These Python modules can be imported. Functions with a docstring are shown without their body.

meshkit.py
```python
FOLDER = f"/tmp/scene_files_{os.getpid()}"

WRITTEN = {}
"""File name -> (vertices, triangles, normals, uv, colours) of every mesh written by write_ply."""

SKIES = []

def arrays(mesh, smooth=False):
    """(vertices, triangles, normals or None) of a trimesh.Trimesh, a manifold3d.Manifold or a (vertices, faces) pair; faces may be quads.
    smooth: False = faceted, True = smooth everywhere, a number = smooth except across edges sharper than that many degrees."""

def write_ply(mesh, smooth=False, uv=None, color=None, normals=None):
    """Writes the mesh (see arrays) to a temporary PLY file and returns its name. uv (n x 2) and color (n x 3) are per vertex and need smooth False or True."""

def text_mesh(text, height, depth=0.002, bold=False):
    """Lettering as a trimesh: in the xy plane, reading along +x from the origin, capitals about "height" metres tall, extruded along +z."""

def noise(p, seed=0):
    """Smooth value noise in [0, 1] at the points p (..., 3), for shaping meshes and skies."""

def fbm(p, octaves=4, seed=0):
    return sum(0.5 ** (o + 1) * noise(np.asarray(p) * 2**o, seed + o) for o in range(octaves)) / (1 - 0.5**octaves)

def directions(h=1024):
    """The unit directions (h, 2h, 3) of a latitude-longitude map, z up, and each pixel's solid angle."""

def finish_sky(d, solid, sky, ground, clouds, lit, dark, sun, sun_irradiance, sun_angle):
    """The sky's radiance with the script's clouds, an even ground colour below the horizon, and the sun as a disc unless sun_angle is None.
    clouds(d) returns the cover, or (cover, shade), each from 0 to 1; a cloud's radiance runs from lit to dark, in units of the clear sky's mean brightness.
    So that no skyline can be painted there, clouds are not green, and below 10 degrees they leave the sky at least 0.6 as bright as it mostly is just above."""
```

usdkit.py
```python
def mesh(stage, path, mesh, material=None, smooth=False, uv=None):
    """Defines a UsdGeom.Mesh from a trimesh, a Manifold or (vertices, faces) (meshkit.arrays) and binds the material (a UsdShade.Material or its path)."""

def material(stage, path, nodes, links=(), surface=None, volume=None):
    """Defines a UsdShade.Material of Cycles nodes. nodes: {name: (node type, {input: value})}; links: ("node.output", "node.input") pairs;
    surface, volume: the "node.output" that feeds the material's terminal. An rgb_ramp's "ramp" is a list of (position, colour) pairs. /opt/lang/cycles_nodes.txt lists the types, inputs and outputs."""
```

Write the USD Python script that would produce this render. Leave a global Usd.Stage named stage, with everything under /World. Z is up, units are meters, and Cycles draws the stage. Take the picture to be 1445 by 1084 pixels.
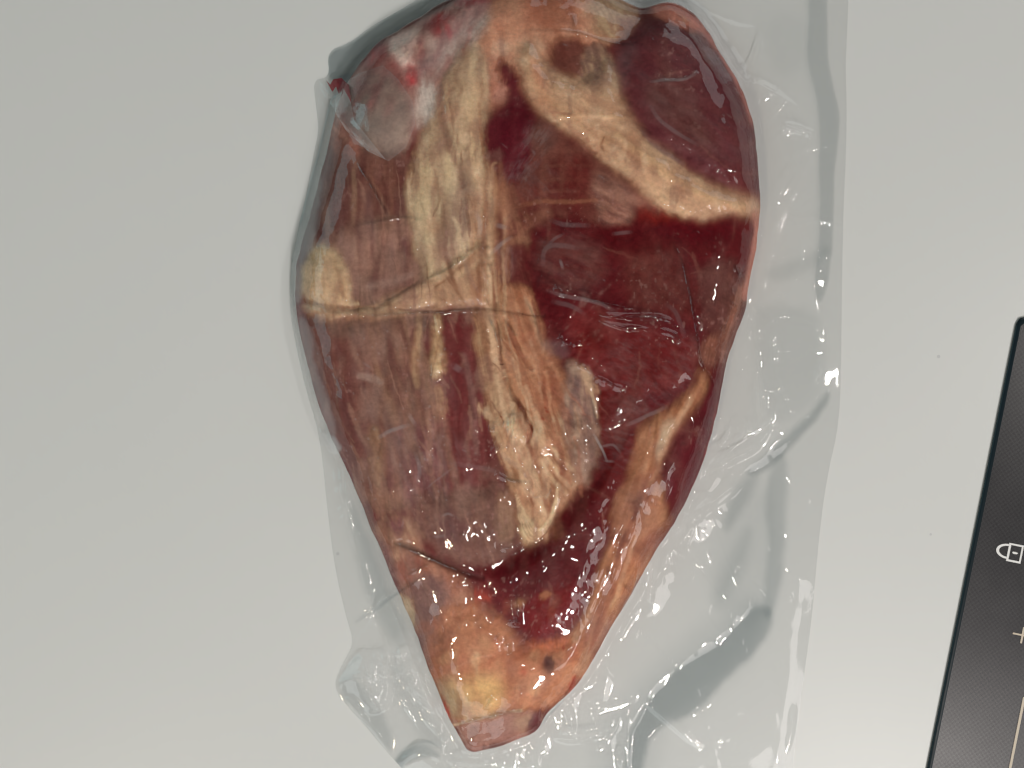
import math
import numpy as np
import trimesh
import usdkit, meshkit
from meshkit import noise, fbm
from shapely.geometry import Polygon, Point, LineString, box as sbox
from shapely import affinity
from scipy.ndimage import uniform_filter1d, gaussian_filter
from scipy.spatial import cKDTree
from pxr import Usd, UsdGeom, UsdLux, UsdShade, Sdf, Gf, Vt

stage = Usd.Stage.CreateInMemory()
UsdGeom.SetStageUpAxis(stage, UsdGeom.Tokens.z)
UsdGeom.SetStageMetersPerUnit(stage, 1.0)
UsdGeom.Xform.Define(stage, '/World')
UsdGeom.Scope.Define(stage, '/World/Looks')

# ------------------------------------------------------------------ camera
S = 0.40 / 1445.0            # metres per design unit on the worktop
CAMH = 0.33                  # camera height above the worktop
HU = CAMH / S
cam = UsdGeom.Camera.Define(stage, '/World/camera')
cam.CreateHorizontalApertureAttr(36.0)
cam.CreateVerticalApertureAttr(27.0)
cam.CreateFocalLengthAttr(36.0 * CAMH / 0.40)
cam.CreateClippingRangeAttr(Gf.Vec2f(0.01, 50))
cam.CreateFStopAttr(3.6)
cam.CreateFocusDistanceAttr(CAMH - 0.014)
cam.CreateExposureAttr(0.0)
cam.AddTranslateOp().Set(Gf.Vec3d(0, 0, CAMH))

# ------------------------------------------------------------------ lamps
def look_at(prim, pos, target=(0, 0, 0)):
    m = Gf.Matrix4d().SetLookAt(Gf.Vec3d(*pos), Gf.Vec3d(*target), Gf.Vec3d(0.01, 0.02, 1)).GetInverse()
    prim.AddTransformOp().Set(m)

def rect(name, pos, w, h, nits, col, target=(0, 0, 0)):
    l = UsdLux.RectLight.Define(stage, '/World/' + name)
    l.CreateWidthAttr(w); l.CreateHeightAttr(h); l.CreateIntensityAttr(nits); l.CreateColorAttr(Gf.Vec3f(*col))
    look_at(l, pos, target)

def disk(name, pos, r, nits, col):
    l = UsdLux.DiskLight.Define(stage, '/World/' + name)
    l.CreateRadiusAttr(r); l.CreateIntensityAttr(nits); l.CreateColorAttr(Gf.Vec3f(*col))
    look_at(l, pos)

disk('key_lamp', (0.40, -1.05, 0.95), 0.06, 238.0, (1.0, 0.94, 0.90))
rect('reflection_lamp', (0.95, -0.95, 1.40), 0.7, 0.6, 3.0, (1.0, 0.94, 0.92))  # unseen soft light added for the bright reflection low on the glass
rect('left_fill', (-2.8, 0.6, 1.35), 2.4, 1.6, 1.0, (0.46, 0.92, 1.0))  # added cool fill from the left, stands for no fitting
rect('far_fill', (1.5, 2.6, 1.3), 2.4, 1.6, 1.1, (0.92, 0.98, 1.0))  # added fill from the far side, stands for no fitting
rect('near_fill', (-0.9, -2.7, 1.35), 2.4, 1.6, 1.7, (0.92, 0.98, 1.0))  # added fill from the near side, stands for no fitting
disk('ceiling_spot', (0.02, -0.62, 2.1), 0.04, 130.0, (1.0, 0.93, 0.86))
disk('ceiling_spot_001', (1.9, 0.1, 2.1), 0.06, 190.0, (1.0, 0.95, 0.9))
disk('ceiling_spot_002', (-1.35, -1.75, 2.1), 0.08, 170.0, (1.0, 0.82, 0.6))
disk('ceiling_spot_003', (1.05, -1.25, 2.1), 0.06, 200.0, (1.0, 0.94, 0.88))  # unseen spot added so the lower right film ridges glint

# ------------------------------------------------------------------ helpers
def P(u, v, z):
    """design units (u right, v down, z up) -> metres; u, v are where the point shows over the worktop plane."""
    u, v, z = np.broadcast_arrays(np.asarray(u, float), np.asarray(v, float), np.asarray(z, float))
    k = 1 - z / HU
    return np.stack([(u - 722.5) * S * k, -(v - 542.0) * S * k, z * S], -1)

def lin(c):
    c = np.asarray(c, float) / 255.0
    return np.where(c <= 0.04045, c / 12.92, ((c + 0.055) / 1.055) ** 2.4)

KALB = 0.60                                     # light level the surface colours are divided by
def alb(c):
    return np.clip(lin(c) / KALB, 0.003, 0.85)

def data(prim, **kw):
    for k, v in kw.items():
        prim.SetCustomDataByKey(k, v)

def xform(path, **kw):
    x = UsdGeom.Xform.Define(stage, path)
    data(x.GetPrim(), **kw)
    return x

def mesh_raw(path, v, f, n, mat, cols=None, scal=None, **kw):
    m = UsdGeom.Mesh.Define(stage, path)
    m.CreatePointsAttr(Vt.Vec3fArray.FromNumpy(v.astype(np.float32)))
    m.CreateFaceVertexCountsAttr(Vt.IntArray.FromNumpy(np.full(len(f), f.shape[1], np.int32)))
    m.CreateFaceVertexIndicesAttr(Vt.IntArray.FromNumpy(f.astype(np.int32).ravel()))
    m.CreateSubdivisionSchemeAttr('none')
    if n is not None:
        m.CreateNormalsAttr(Vt.Vec3fArray.FromNumpy(n.astype(np.float32)))
        m.SetNormalsInterpolation('vertex')
    api = UsdGeom.PrimvarsAPI(m)
    if cols is not None:
        api.CreatePrimvar('tint', Sdf.ValueTypeNames.Color3fArray, 'vertex').Set(Vt.Vec3fArray.FromNumpy(cols.astype(np.float32)))
    UsdShade.MaterialBindingAPI.Apply(m.GetPrim()).Bind(mat)
    data(m.GetPrim(), **kw)
    return m

def vnormals(v, f):
    n = np.zeros_like(v)
    tri = f if f.shape[1] == 3 else np.vstack([f[:, [0, 1, 2]], f[:, [0, 2, 3]]])
    fn = np.cross(v[tri[:, 1]] - v[tri[:, 0]], v[tri[:, 2]] - v[tri[:, 0]])
    for k in range(3):
        for a in range(3):
            n[:, a] += np.bincount(tri[:, k], fn[:, a], len(v))
    return n / np.maximum(np.linalg.norm(n, axis=1, keepdims=True), 1e-20)

def chaikin(p, closed=True, n=2):
    p = np.asarray(p, float)
    for _ in range(n):
        q = np.roll(p, -1, 0) if closed else p[1:]
        a = p if closed else p[:-1]
        r = np.empty((2 * len(a), 2)); r[0::2] = .75 * a + .25 * q; r[1::2] = .25 * a + .75 * q
        p = r if closed else np.vstack([p[:1], r, p[-1:]])
    return p

def seg_dist(x, y, pts, closed):
    """distance to a polyline and the position (0..1) along it"""
    a = np.asarray(pts, float); b = np.roll(a, -1, 0) if closed else a[1:]
    a = a if closed else a[:-1]
    L = np.hypot(*(b - a).T); cum = np.concatenate([[0], np.cumsum(L)])
    best = np.full(x.shape, 1e9); t = np.zeros(x.shape)
    for i in range(len(a)):
        ex, ey = b[i] - a[i]; l2 = max(ex * ex + ey * ey, 1e-9)
        s = np.clip(((x - a[i, 0]) * ex + (y - a[i, 1]) * ey) / l2, 0, 1)
        d = np.hypot(x - a[i, 0] - s * ex, y - a[i, 1] - s * ey)
        m = d < best
        best = np.where(m, d, best); t = np.where(m, (cum[i] + s * L[i]) / cum[-1], t)
    return best, t

def inside(x, y, pts):
    p = np.asarray(pts, float); q = np.roll(p, -1, 0); c = np.zeros(x.shape, bool)
    for (x0, y0), (x1, y1) in zip(p, q):
        if y0 != y1:
            c ^= ((y0 > y) != (y1 > y)) & (x < (x1 - x0) * (y - y0) / (y1 - y0) + x0)
    return c

def sdf(x, y, pts):
    d, _ = seg_dist(x, y, pts, True)
    return np.where(inside(x, y, pts), d, -d)

def sstep(a, b, x):
    t = np.clip((x - a) / (b - a), 0, 1)
    return t * t * (3 - 2 * t)

def n2(x, y, sx, sy, seed, o=2):
    return fbm(np.stack([x / sx, y / sy, np.full(x.shape, seed * 3.7)], -1), o, seed)

def fibre(x, y, ang, ln, wd, seed):
    a = math.radians(ang); c, s = math.cos(a), math.sin(a)
    wob = 8 * (n2(x, y, 60, 60, seed + 9, 1) - .5)
    u = x * c + y * s; w = -x * s + y * c + wob
    return .6 * n2(u, w, ln, wd, seed, 2) + .4 * n2(u, w, ln * .45, wd * .42, seed + 3, 2)

# ------------------------------------------------------------------ materials
def mat(name, nodes, links, surface='p.BSDF'):
    return usdkit.material(stage, '/World/Looks/' + name, nodes, links, surface=surface)

M_top = mat('worktop_gloss', {
    'g': ('geometry', {}),
    'n': ('noise_texture', {'scale': 5.0, 'detail': 3.0}),
    'r': ('rgb_ramp', {'ramp': [(0.3, (0.715, 0.73, 0.715)), (0.7, (0.735, 0.745, 0.73))]}),
    'v': ('voronoi_texture', {'scale': 42.0, 'feature': 'f1'}),
    'wn': ('noise_texture', {'scale': 9.0, 'detail': 1.0}),
    'dv': ('math', {'math_type': 'less_than', 'value2': 0.03}),
    'dn': ('math', {'math_type': 'greater_than', 'value2': 0.48}),
    'dm': ('math', {'math_type': 'multiply'}),
    'mx': ('mix_color', {'blend_type': 'mix', 'b': (0.60, 0.61, 0.61)}),
    'fn': ('noise_texture', {'scale': 900.0, 'detail': 2.0}),
    'b': ('bump', {'strength': 0.03, 'distance': 0.0004}),
    'p': ('principled_bsdf', {'roughness': 0.34, 'specular_ior_level': 0.45}),
}, [('g.position', 'n.vector'), ('g.position', 'v.vector'), ('g.position', 'wn.vector'), ('g.position', 'fn.vector'),
    ('n.fac', 'r.fac'), ('v.distance', 'dv.value1'), ('wn.fac', 'dn.value1'), ('dv.value', 'dm.value1'), ('dn.value', 'dm.value2'),
    ('dm.value', 'mx.fac'), ('r.color', 'mx.a'), ('mx.result', 'p.base_color'), ('fn.fac', 'b.height'), ('b.normal', 'p.normal')])

def meat_mat(name, rough, sss):
    return mat(name, {
        'a': ('attribute', {'attribute': 'tint'}),
        'g': ('geometry', {}),
        'n': ('noise_texture', {'scale': 700.0, 'detail': 3.0}),
        'r': ('rgb_ramp', {'ramp': [(0.25, (0.86, 0.84, 0.84)), (0.75, (1.14, 1.14, 1.14))]}),
        'm': ('mix_color', {'blend_type': 'multiply', 'fac': 1.0}),
        'b': ('bump', {'strength': 0.25, 'distance': 0.0006}),
        'p': ('principled_bsdf', {'roughness': rough, 'specular_ior_level': 0.15, 'subsurface_weight': sss, 'subsurface_scale': 0.0012, 'subsurface_radius': (1.0, 0.45, 0.3)}),
    }, [('g.position', 'n.vector'), ('n.fac', 'r.fac'), ('a.color', 'm.a'), ('r.color', 'm.b'), ('m.result', 'p.base_color'),
        ('n.fac', 'b.height'), ('b.normal', 'p.normal')])

M_muscle = meat_mat('raw_muscle', 0.45, 0.0)
M_fat = meat_mat('raw_fat', 0.5, 0.25)

def film_mat(name, rough, bump):
    # tint primvar: x = milky haze of the plastic, y = grey tint for painted film shadows and thicker plastic
    return mat(name, {
        'a': ('attribute', {'attribute': 'tint'}),
        's': ('separate_color', {}),
        'g': ('geometry', {}),
        'n': ('noise_texture', {'scale': 420.0, 'detail': 3.0}),
        'b': ('bump', {'strength': bump, 'distance': 0.0005}),
        'th_shade': ('mix_color', {'blend_type': 'mix', 'a': (0.992, 0.994, 0.994), 'b': (0.66, 0.695, 0.705)}),
        't': ('transparent_bsdf', {}),
        'd': ('diffuse_bsdf', {'color': (0.78, 0.79, 0.80)}),
        'm1': ('mix_closure', {}),
        'lw': ('layer_weight', {'blend': 0.5}),
        'pw': ('math', {'math_type': 'power', 'value2': 5.0}),
        'f': ('math', {'math_type': 'multiply_add', 'value2': 0.90, 'value3': 0.045}),
        'gl': ('glossy_bsdf', {'color': (1, 1, 1), 'roughness': rough, 'distribution': 'ggx'}),
        'm2': ('mix_closure', {}),
    }, [('a.color', 's.color'), ('g.position', 'n.vector'), ('n.fac', 'b.height'), ('b.normal', 'gl.normal'), ('b.normal', 'lw.normal'), ('lw.facing', 'pw.value1'), ('pw.value', 'f.value1'),
        ('s.g', 'th_shade.fac'), ('th_shade.result', 't.color'), ('s.r', 'm1.fac'), ('t.BSDF', 'm1.closure1'), ('d.BSDF', 'm1.closure2'),
        ('f.value', 'm2.fac'), ('m1.closure', 'm2.closure1'), ('gl.BSDF', 'm2.closure2')], surface='m2.closure')

M_film = film_mat('clear_film', 0.045, 0.03)

M_glass = mat('black_glass', {
    'g': ('geometry', {}),
    'mp': ('mapping', {'rotation': (0, 0, math.radians(45 + 11.35)), 'scale': (1, 1, 1)}),
    'sp': ('separate_xyz', {}),
    'kx': ('math', {'math_type': 'multiply', 'value2': 2 * math.pi / 0.00070}),
    'ky': ('math', {'math_type': 'multiply', 'value2': 2 * math.pi / 0.00070}),
    'sx': ('math', {'math_type': 'sine'}), 'sy': ('math', {'math_type': 'sine'}),
    'ad': ('math', {'math_type': 'multiply'}),
    'mr': ('map_range', {'from_min': -0.15, 'from_max': 0.25, 'to_min': 0.0, 'to_max': 1.0, 'clamp': True}),
    'sl': ('map_range', {'from_min': 0.0, 'from_max': 1.0, 'to_min': 0.40, 'to_max': 1.0, 'clamp': True}),
    'c': ('mix_color', {'blend_type': 'mix', 'a': (0.012, 0.012, 0.015), 'b': (0.028, 0.027, 0.030)}),
    'sn': ('noise_texture', {'scale': 22.0, 'detail': 3.0}),
    'ro': ('map_range', {'from_min': 0.3, 'from_max': 0.7, 'to_min': 0.26, 'to_max': 0.36, 'clamp': True}),
    'p': ('principled_bsdf', {'roughness': 0.3}),
}, [('g.position', 'mp.vector'), ('mp.vector', 'sp.vector'), ('sp.x', 'kx.value1'), ('sp.y', 'ky.value1'), ('kx.value', 'sx.value1'), ('ky.value', 'sy.value1'),
    ('sx.value', 'ad.value1'), ('sy.value', 'ad.value2'), ('ad.value', 'mr.value'), ('mr.result', 'sl.value'), ('sl.result', 'p.specular_ior_level'),
    ('mr.result', 'c.fac'), ('c.result', 'p.base_color'), ('g.position', 'sn.vector'), ('sn.fac', 'ro.value'), ('ro.result', 'p.roughness')])
M_edge = mat('glass_edge', {'p': ('principled_bsdf', {'base_color': (0.012, 0.022, 0.028), 'roughness': 0.25, 'specular_ior_level': 0.5})}, [])
M_white = mat('white_print', {'p': ('principled_bsdf', {'base_color': (0.85, 0.85, 0.84), 'roughness': 0.5})}, [])
M_cream = mat('cream_print', {'p': ('principled_bsdf', {'base_color': (0.62, 0.54, 0.43), 'roughness': 0.5})}, [])

# ------------------------------------------------------------------ worktop
tb = trimesh.creation.box((2.4, 2.0, 0.03)); tb.apply_translation((0, 0, -0.015))
t = usdkit.mesh(stage, '/World/worktop', tb, M_top)
data(t.GetPrim(), kind='structure', label='glossy off-white worktop with tiny specks', category='worktop')

# ------------------------------------------------------------------ meat: outline and grid
C = np.array([742.0, 520.0])
OUT = [(443,285),(452,240),(462,205),(472,172),(478,140),(502,96),(535,60),(560,44),(590,26),(620,6),(650,-6),(690,-22),(760,-30),(830,-22),(872,-4),(905,14),(925,6),(950,2),
       (975,16),(1000,48),(1022,82),(1044,118),(1060,162),(1069,220),(1073,290),(1071,325),(1063,375),(1056,420),(1042,465),(1022,520),(1015,560),(1002,620),
       (986,672),(962,722),(932,768),(906,812),(872,868),(842,922),(818,962),(796,985),(772,1004),(757,1036),(722,1048),(690,1056),(662,1062),(650,1042),(636,1015),
       (621,985),(606,945),(582,880),(548,802),(517,732),(487,662),(462,602),(446,560),(426,492),(416,432),(417,382),(427,330)]
oc = chaikin(OUT, True, 3)
NT, NR = 1200, 360
dl = np.hypot(*(np.roll(oc, -1, 0) - oc).T); cum = np.concatenate([[0], np.cumsum(dl)])
ta = np.linspace(0, cum[-1], NT, endpoint=False)
oc1 = np.vstack([oc, oc[:1]])
OP = np.stack([np.interp(ta, cum, oc1[:, 0]), np.interp(ta, cum, oc1[:, 1])], 1)
dv_ = OP - C
OP = C + dv_ * (1 + ((n2(OP[:, 0], OP[:, 1], 44, 44, 51, 4) - .5) * 11 / np.hypot(*dv_.T)))[:, None]
ocs = OP[::4]
s = np.linspace(0.004, 1, NR) ** 0.92
GX = C[0] + s[:, None] * (OP[:, 0] - C[0]); GY = C[1] + s[:, None] * (OP[:, 1] - C[1])
X, Y = GX.ravel(), GY.ravel()
D, _ = seg_dist(X, Y, ocs, True); D[-NT:] = 0

W1x = n2(X, Y, 22, 22, 1, 3) - .5; W1y = n2(X, Y, 22, 22, 2, 3) - .5
W2x = n2(X, Y, 6, 6, 3, 2) - .5; W2y = n2(X, Y, 6, 6, 4, 2) - .5
COL = np.tile(lin((88, 44, 43)), (len(X), 1))
REL = np.zeros(len(X))
PART = np.zeros(len(X), int)
PARTS = ['muscle_body']
LABEL = {}
FATTY = set()
seedc = [100]

def L(pts, col, soft=8, warp=13, op=1.0, col2=None, ang=90, ln=60, wd=7, st=1.0, dz=0.0, dome=25, part=None, label=None, fat=False, fine=6, rag=8, seam=.16):
    pts = chaikin(pts, True, 2)
    x0, y0 = pts.min(0) - 25; x1, y1 = pts.max(0) + 25
    i = np.where((X > x0) & (X < x1) & (Y > y0) & (Y < y1))[0]
    seedc[0] += 7
    x = X[i] + warp * W1x[i] + fine * W2x[i]; y = Y[i] + warp * W1y[i] + fine * W2y[i]
    d = sdf(x, y, pts)
    if rag:
        d = d + rag * 2 * (fibre(X[i], Y[i], ang, max(ln * .6, 24), max(wd * .7, 4), seedc[0] + 5) - .5) * sstep(30, 4, np.abs(d))
    if seam and part:
        COL[i] *= (1 - seam * np.exp(-((d + 1.5) / 3.0) ** 2))[:, None]
    a = sstep(-soft, soft, d) * op
    c = np.tile(lin(col), (len(i), 1))
    if col2 is not None:
        f = sstep(.32, .68, fibre(X[i], Y[i], ang, ln, wd, seedc[0])) * st
        c = c * (1 - f[:, None]) + lin(col2) * f[:, None]
    COL[i] = COL[i] * (1 - a[:, None]) + c * a[:, None]
    if dz:
        REL[i] += .8 * dz * sstep(-6, dome * 1.2, d)
    if part:
        PARTS.append(part); PART[i[d > 0]] = len(PARTS) - 1
        if label: LABEL[len(PARTS) - 1] = label
        if fat: FATTY.add(len(PARTS) - 1)

def K(pts, w, col, op=1.0, warp=5, dz=0.0, taper=True, soft=1.0):
    """a stroke: vein, fibre, seam"""
    pts = chaikin(pts, False, 2)
    x0, y0 = pts.min(0) - 20; x1, y1 = pts.max(0) + 20
    i = np.where((X > x0) & (X < x1) & (Y > y0) & (Y < y1))[0]
    d, t = seg_dist(X[i] + warp * W1x[i] + 2 * W2x[i], Y[i] + warp * W1y[i] + 2 * W2y[i], pts, False)
    ww = w * (np.sqrt(np.clip(np.sin(np.pi * np.clip(t, .03, .97)), 0, 1)) if taper else 1)
    a = (1 - sstep(ww * .4, ww * .4 + w * .8 * soft, d)) * op
    COL[i] = COL[i] * (1 - a[:, None]) + lin(col) * a[:, None]
    if dz: REL[i] += dz * a

exec_paint = True
# ---- left brown muscles
L([(440,240),(470,180),(530,190),(590,220),(600,300),(590,350),(430,360),(420,340)], (84,52,49), col2=(98,66,58), ang=95, st=.7, dz=5, part='muscle', label='brownish upper left muscle')
L([(496,210),(520,215),(590,240),(580,310),(500,325)], (82,50,46), col2=(100,68,58), ang=95, st=.8, soft=4)
K([(499,240),(500,280),(498,320)], 4, (122,98,80), .7)
K([(520,245),(540,280),(552,305)], 2.5, (110,80,66), .5)
L([(575,230),(592,240),(586,300),(560,305)], (74,34,36), soft=6, op=.8)
L([(470,330),(500,315),(585,300),(600,340),(610,400),(590,435),(500,440),(490,390)], (96,66,60), col2=(124,98,84), ang=90, ln=50, wd=9, st=.9, dz=2, part='muscle', label='grey-brown hazy muscle patch')
L([(560,335),(585,335),(586,360),(572,366)], (82,44,44), soft=6, op=.7)
L([(515,385),(585,390),(590,420),(520,412)], (92,60,56), soft=6, op=.8)
K([(520,405),(555,398),(580,388)], 7, (132,112,100), .75)
K([(497,330),(505,380),(512,415)], 4, (132,108,92), .7)
L([(424,450),(470,446),(560,440),(640,440),(640,560),(620,640),(590,700),(560,720),(520,710),(490,650),(455,570),(430,500)], (86,52,49), col2=(98,64,57), ang=80, st=.8, dz=6, part='muscle', label='long brownish muscle down the left edge')
L([(455,452),(500,448),(530,470),(500,480),(470,475)], (104,80,70), soft=9, op=.8)
L([(505,452),(600,440),(596,470),(605,520),(618,560),(622,590),(590,610),(545,600),(520,560),(528,510),(515,480)], (120,94,78), soft=9, col2=(92,60,54), ang=72, ln=80, wd=12, st=.9, op=.9)
L([(540,470),(560,475),(560,560),(545,560)], (86,54,48), soft=6, op=.7)
K([(495,485),(503,505),(512,520)], 5, (124,98,84), .7)
K([(520,462),(528,500),(536,545)], 4, (130,104,82), .6)
K([(507,529),(525,534),(538,540)], 7, (130,112,100), .8)
L([(578,455),(590,455),(588,500),(578,500)], (84,46,48), soft=4, op=.8)
L([(545,600),(640,590),(665,640),(650,705),(590,720),(545,690)], (84,46,46), col2=(108,76,72), ang=85, ln=45, wd=8, st=.8, soft=10)
L([(519,600),(540,605),(544,650),(540,686),(526,690),(520,640)], (136,110,84), col2=(118,90,72), ang=90, soft=6, part='fat_streak', label='thin tan fat streak near the left edge', fat=True)
L([(545,620),(580,612),(585,650),(560,660),(546,650)], (112,88,80), soft=8, op=.7, col2=(88,54,52), ang=40, ln=20, wd=6)
L([(520,690),(565,690),(570,720),(540,735),(522,720)], (112,82,70), soft=8, op=.7, col2=(132,104,84), ang=90)
# dark strip right of the left muscle
L([(622,436),(672,432),(680,480),(690,560),(690,600),(680,700),(640,720),(620,640),(622,560)], (86,38,38), col2=(98,56,54), ang=90, ln=90, wd=10, st=.7, dz=4, part='muscle', label='narrow dark red muscle strip in the middle')
L([(640,445),(655,445),(660,560),(640,600)], (78,30,32), soft=8, op=.6)
K([(655,500),(668,560),(672,640)], 6, (112,84,78), .6)
# fat strands
K([(592,442),(590,480),(584,520),(590,545)], 7, (140,116,88), .9)
K([(600,445),(598,470),(592,510)], 3, (104,84,76), .8)
L([(606,440),(620,438),(624,480),(632,515),(622,535),(608,530),(606,500),(612,475)], (160,130,92), soft=4, col2=(140,110,82), ang=85, dz=4, dome=10, part='fat_streak', label='short bright yellow fat strand below the seam', fat=True)
L([(612,545),(626,548),(630,590),(622,590)], (140,112,86), soft=4, op=.85)
K([(600,470),(601,495),(604,505)], 5, (74,34,36), .9)
# upper left fat sheet
L([(612,110),(650,60),(690,40),(700,70),(690,150),(684,200),(690,250),(700,300),(690,340),(660,360),(620,392),(596,402),(590,370),(572,310),(574,270),(585,225),(600,180)], (160,136,104), col2=(128,108,88), ang=82, ln=80, wd=9, st=.8, dz=7, part='fat_sheet', label='wide pale fat sheet on the upper left', fat=True)
L([(600,220),(640,215),(645,270),(610,350),(592,330),(585,290)], (160,142,108), soft=10, op=.85)
L([(640,250),(665,250),(660,330),(630,380),(615,340)], (130,114,94), soft=14, op=.8, col2=(112,98,88), ang=95)
K([(620,120),(622,160),(632,200),(648,235),(652,260)], 7, (104,80,70), .85, dz=-3)
K([(642,100),(648,120),(652,130)], 4, (92,64,56), .8)
K([(632,140),(642,180),(652,230)], 3, (88,62,56), .7)
K([(628,158),(633,172)], 5, (150,120,98), .8)
K([(680,110),(676,170),(682,220),(692,262)], 3, (122,88,66), .7)
K([(668,120),(664,200),(672,270)], 3, (176,150,112), .6)
# orange fat at the top
L([(650,40),(690,5),(760,-35),(830,-30),(870,-12),(905,15),(880,50),(860,66),(800,60),(770,90),(760,140),(700,120),(690,90)], (150,108,84), col2=(168,124,96), ang=70, st=.8, dz=4, part='fat_cap', label='orange pink fat cap along the top edge', fat=True)
L([(735,-20),(800,-28),(826,20),(800,46),(760,40),(730,22)], (132, 88, 70), soft=18, warp=24, op=.6, col2=(112, 62, 52), ang=60, ln=20, wd=9)
L([(825,0),(870,-10),(905,16),(890,40),(865,62),(840,50)], (150,128,98), soft=8, col2=(132,106,84), ang=60)
L([(865,24),(895,22),(900,50),(870,56)], (108,80,72), soft=7, op=.8)
L([(690,62),(712,58),(712,82),(698,84)], (176,140,112), soft=5, op=.7)
L([(690,80),(720,80),(735,110),(720,170),(698,160),(686,120)], (150,104,84), soft=12, op=.9)
# small muscle, top middle
L([(775,60),(800,52),(822,56),(824,100),(818,116),(800,112),(782,92)], (92,54,48), col2=(104,66,58), ang=75, dz=2, part='muscle', label='small brown muscle near the top edge')
# ridge fat from top to the right
L([(730,62),(752,60),(775,95),(805,112),(840,100),(858,78),(870,110),(884,150),(905,185),(945,215),(982,245),(1044,276),(1074,282),(1074,308),(1051,303),(989,310),(948,313),(913,277),(878,246),(809,198),(775,175),(752,150),(738,120)], (164,132,100), col2=(148,116,90), ang=33, ln=90, wd=9, st=.8, dz=9, dome=20, part='fat_ridge', label='thick tan fat ridge crossing to the right edge', fat=True)
L([(745,80),(760,85),(775,140),(765,150)], (160,112,84), soft=9, op=.8)
L([(822,62),(858,62),(870,110),(866,140),(835,130),(822,110)], (150,128,98), soft=6, op=.9, col2=(112,92,80), ang=70, ln=22, wd=8)
K([(838,60),(842,75),(846,90)], 4, (98,74,66), .8)
K([(826,85),(838,88),(842,98)], 3, (104,80,72), .8)
K([(790,165),(830,162),(880,165)], 4, (178,142,104), .8, dz=2)
K([(870,190),(930,240),(1000,280),(1050,292)], 8, (172,140,98), .6, dz=2)
K([(905,185),(930,212),(965,232)], 4, (128,104,98), .8)
# eye muscle top right
L([(896,31),(915,24),(940,24),(960,36),(989,36),(1020,78),(1052,145),(1067,195),(1075,245),(1070,279),(1044,277),(982,247),(955,220),(920,202),(889,161),(878,137),(866,95),(871,66),(888,48)], (82,42,46), col2=(92,54,54), ang=40, ln=30, wd=10, st=.7, dz=11, part='eye_muscle', label='large purple-brown oval muscle at the upper right')
L([(985,60),(1010,80),(1045,150),(1062,200),(1040,190),(1000,120)], (84,36,42), soft=14, op=.7)
L([(990,230),(1060,235),(1068,272),(1040,268)], (84,34,38), soft=12, op=.7)
L([(905,120),(950,100),(985,150),(1010,215),(960,195),(915,150)], (84,52,50), soft=16, op=.7, col2=(100,70,66), ang=40, ln=25, wd=8)
L([(918,8),(950,0),(975,14),(1002,50),(985,45),(955,34),(925,24)], (160,104,86), soft=6, col2=(140,82,72), ang=30, part='fat_rim', label='pink fat rim at the top right corner', fat=True)
K([(985,30),(1020,80),(1046,122),(1062,170)], 5, (150,96,84), .8, taper=False)
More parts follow.
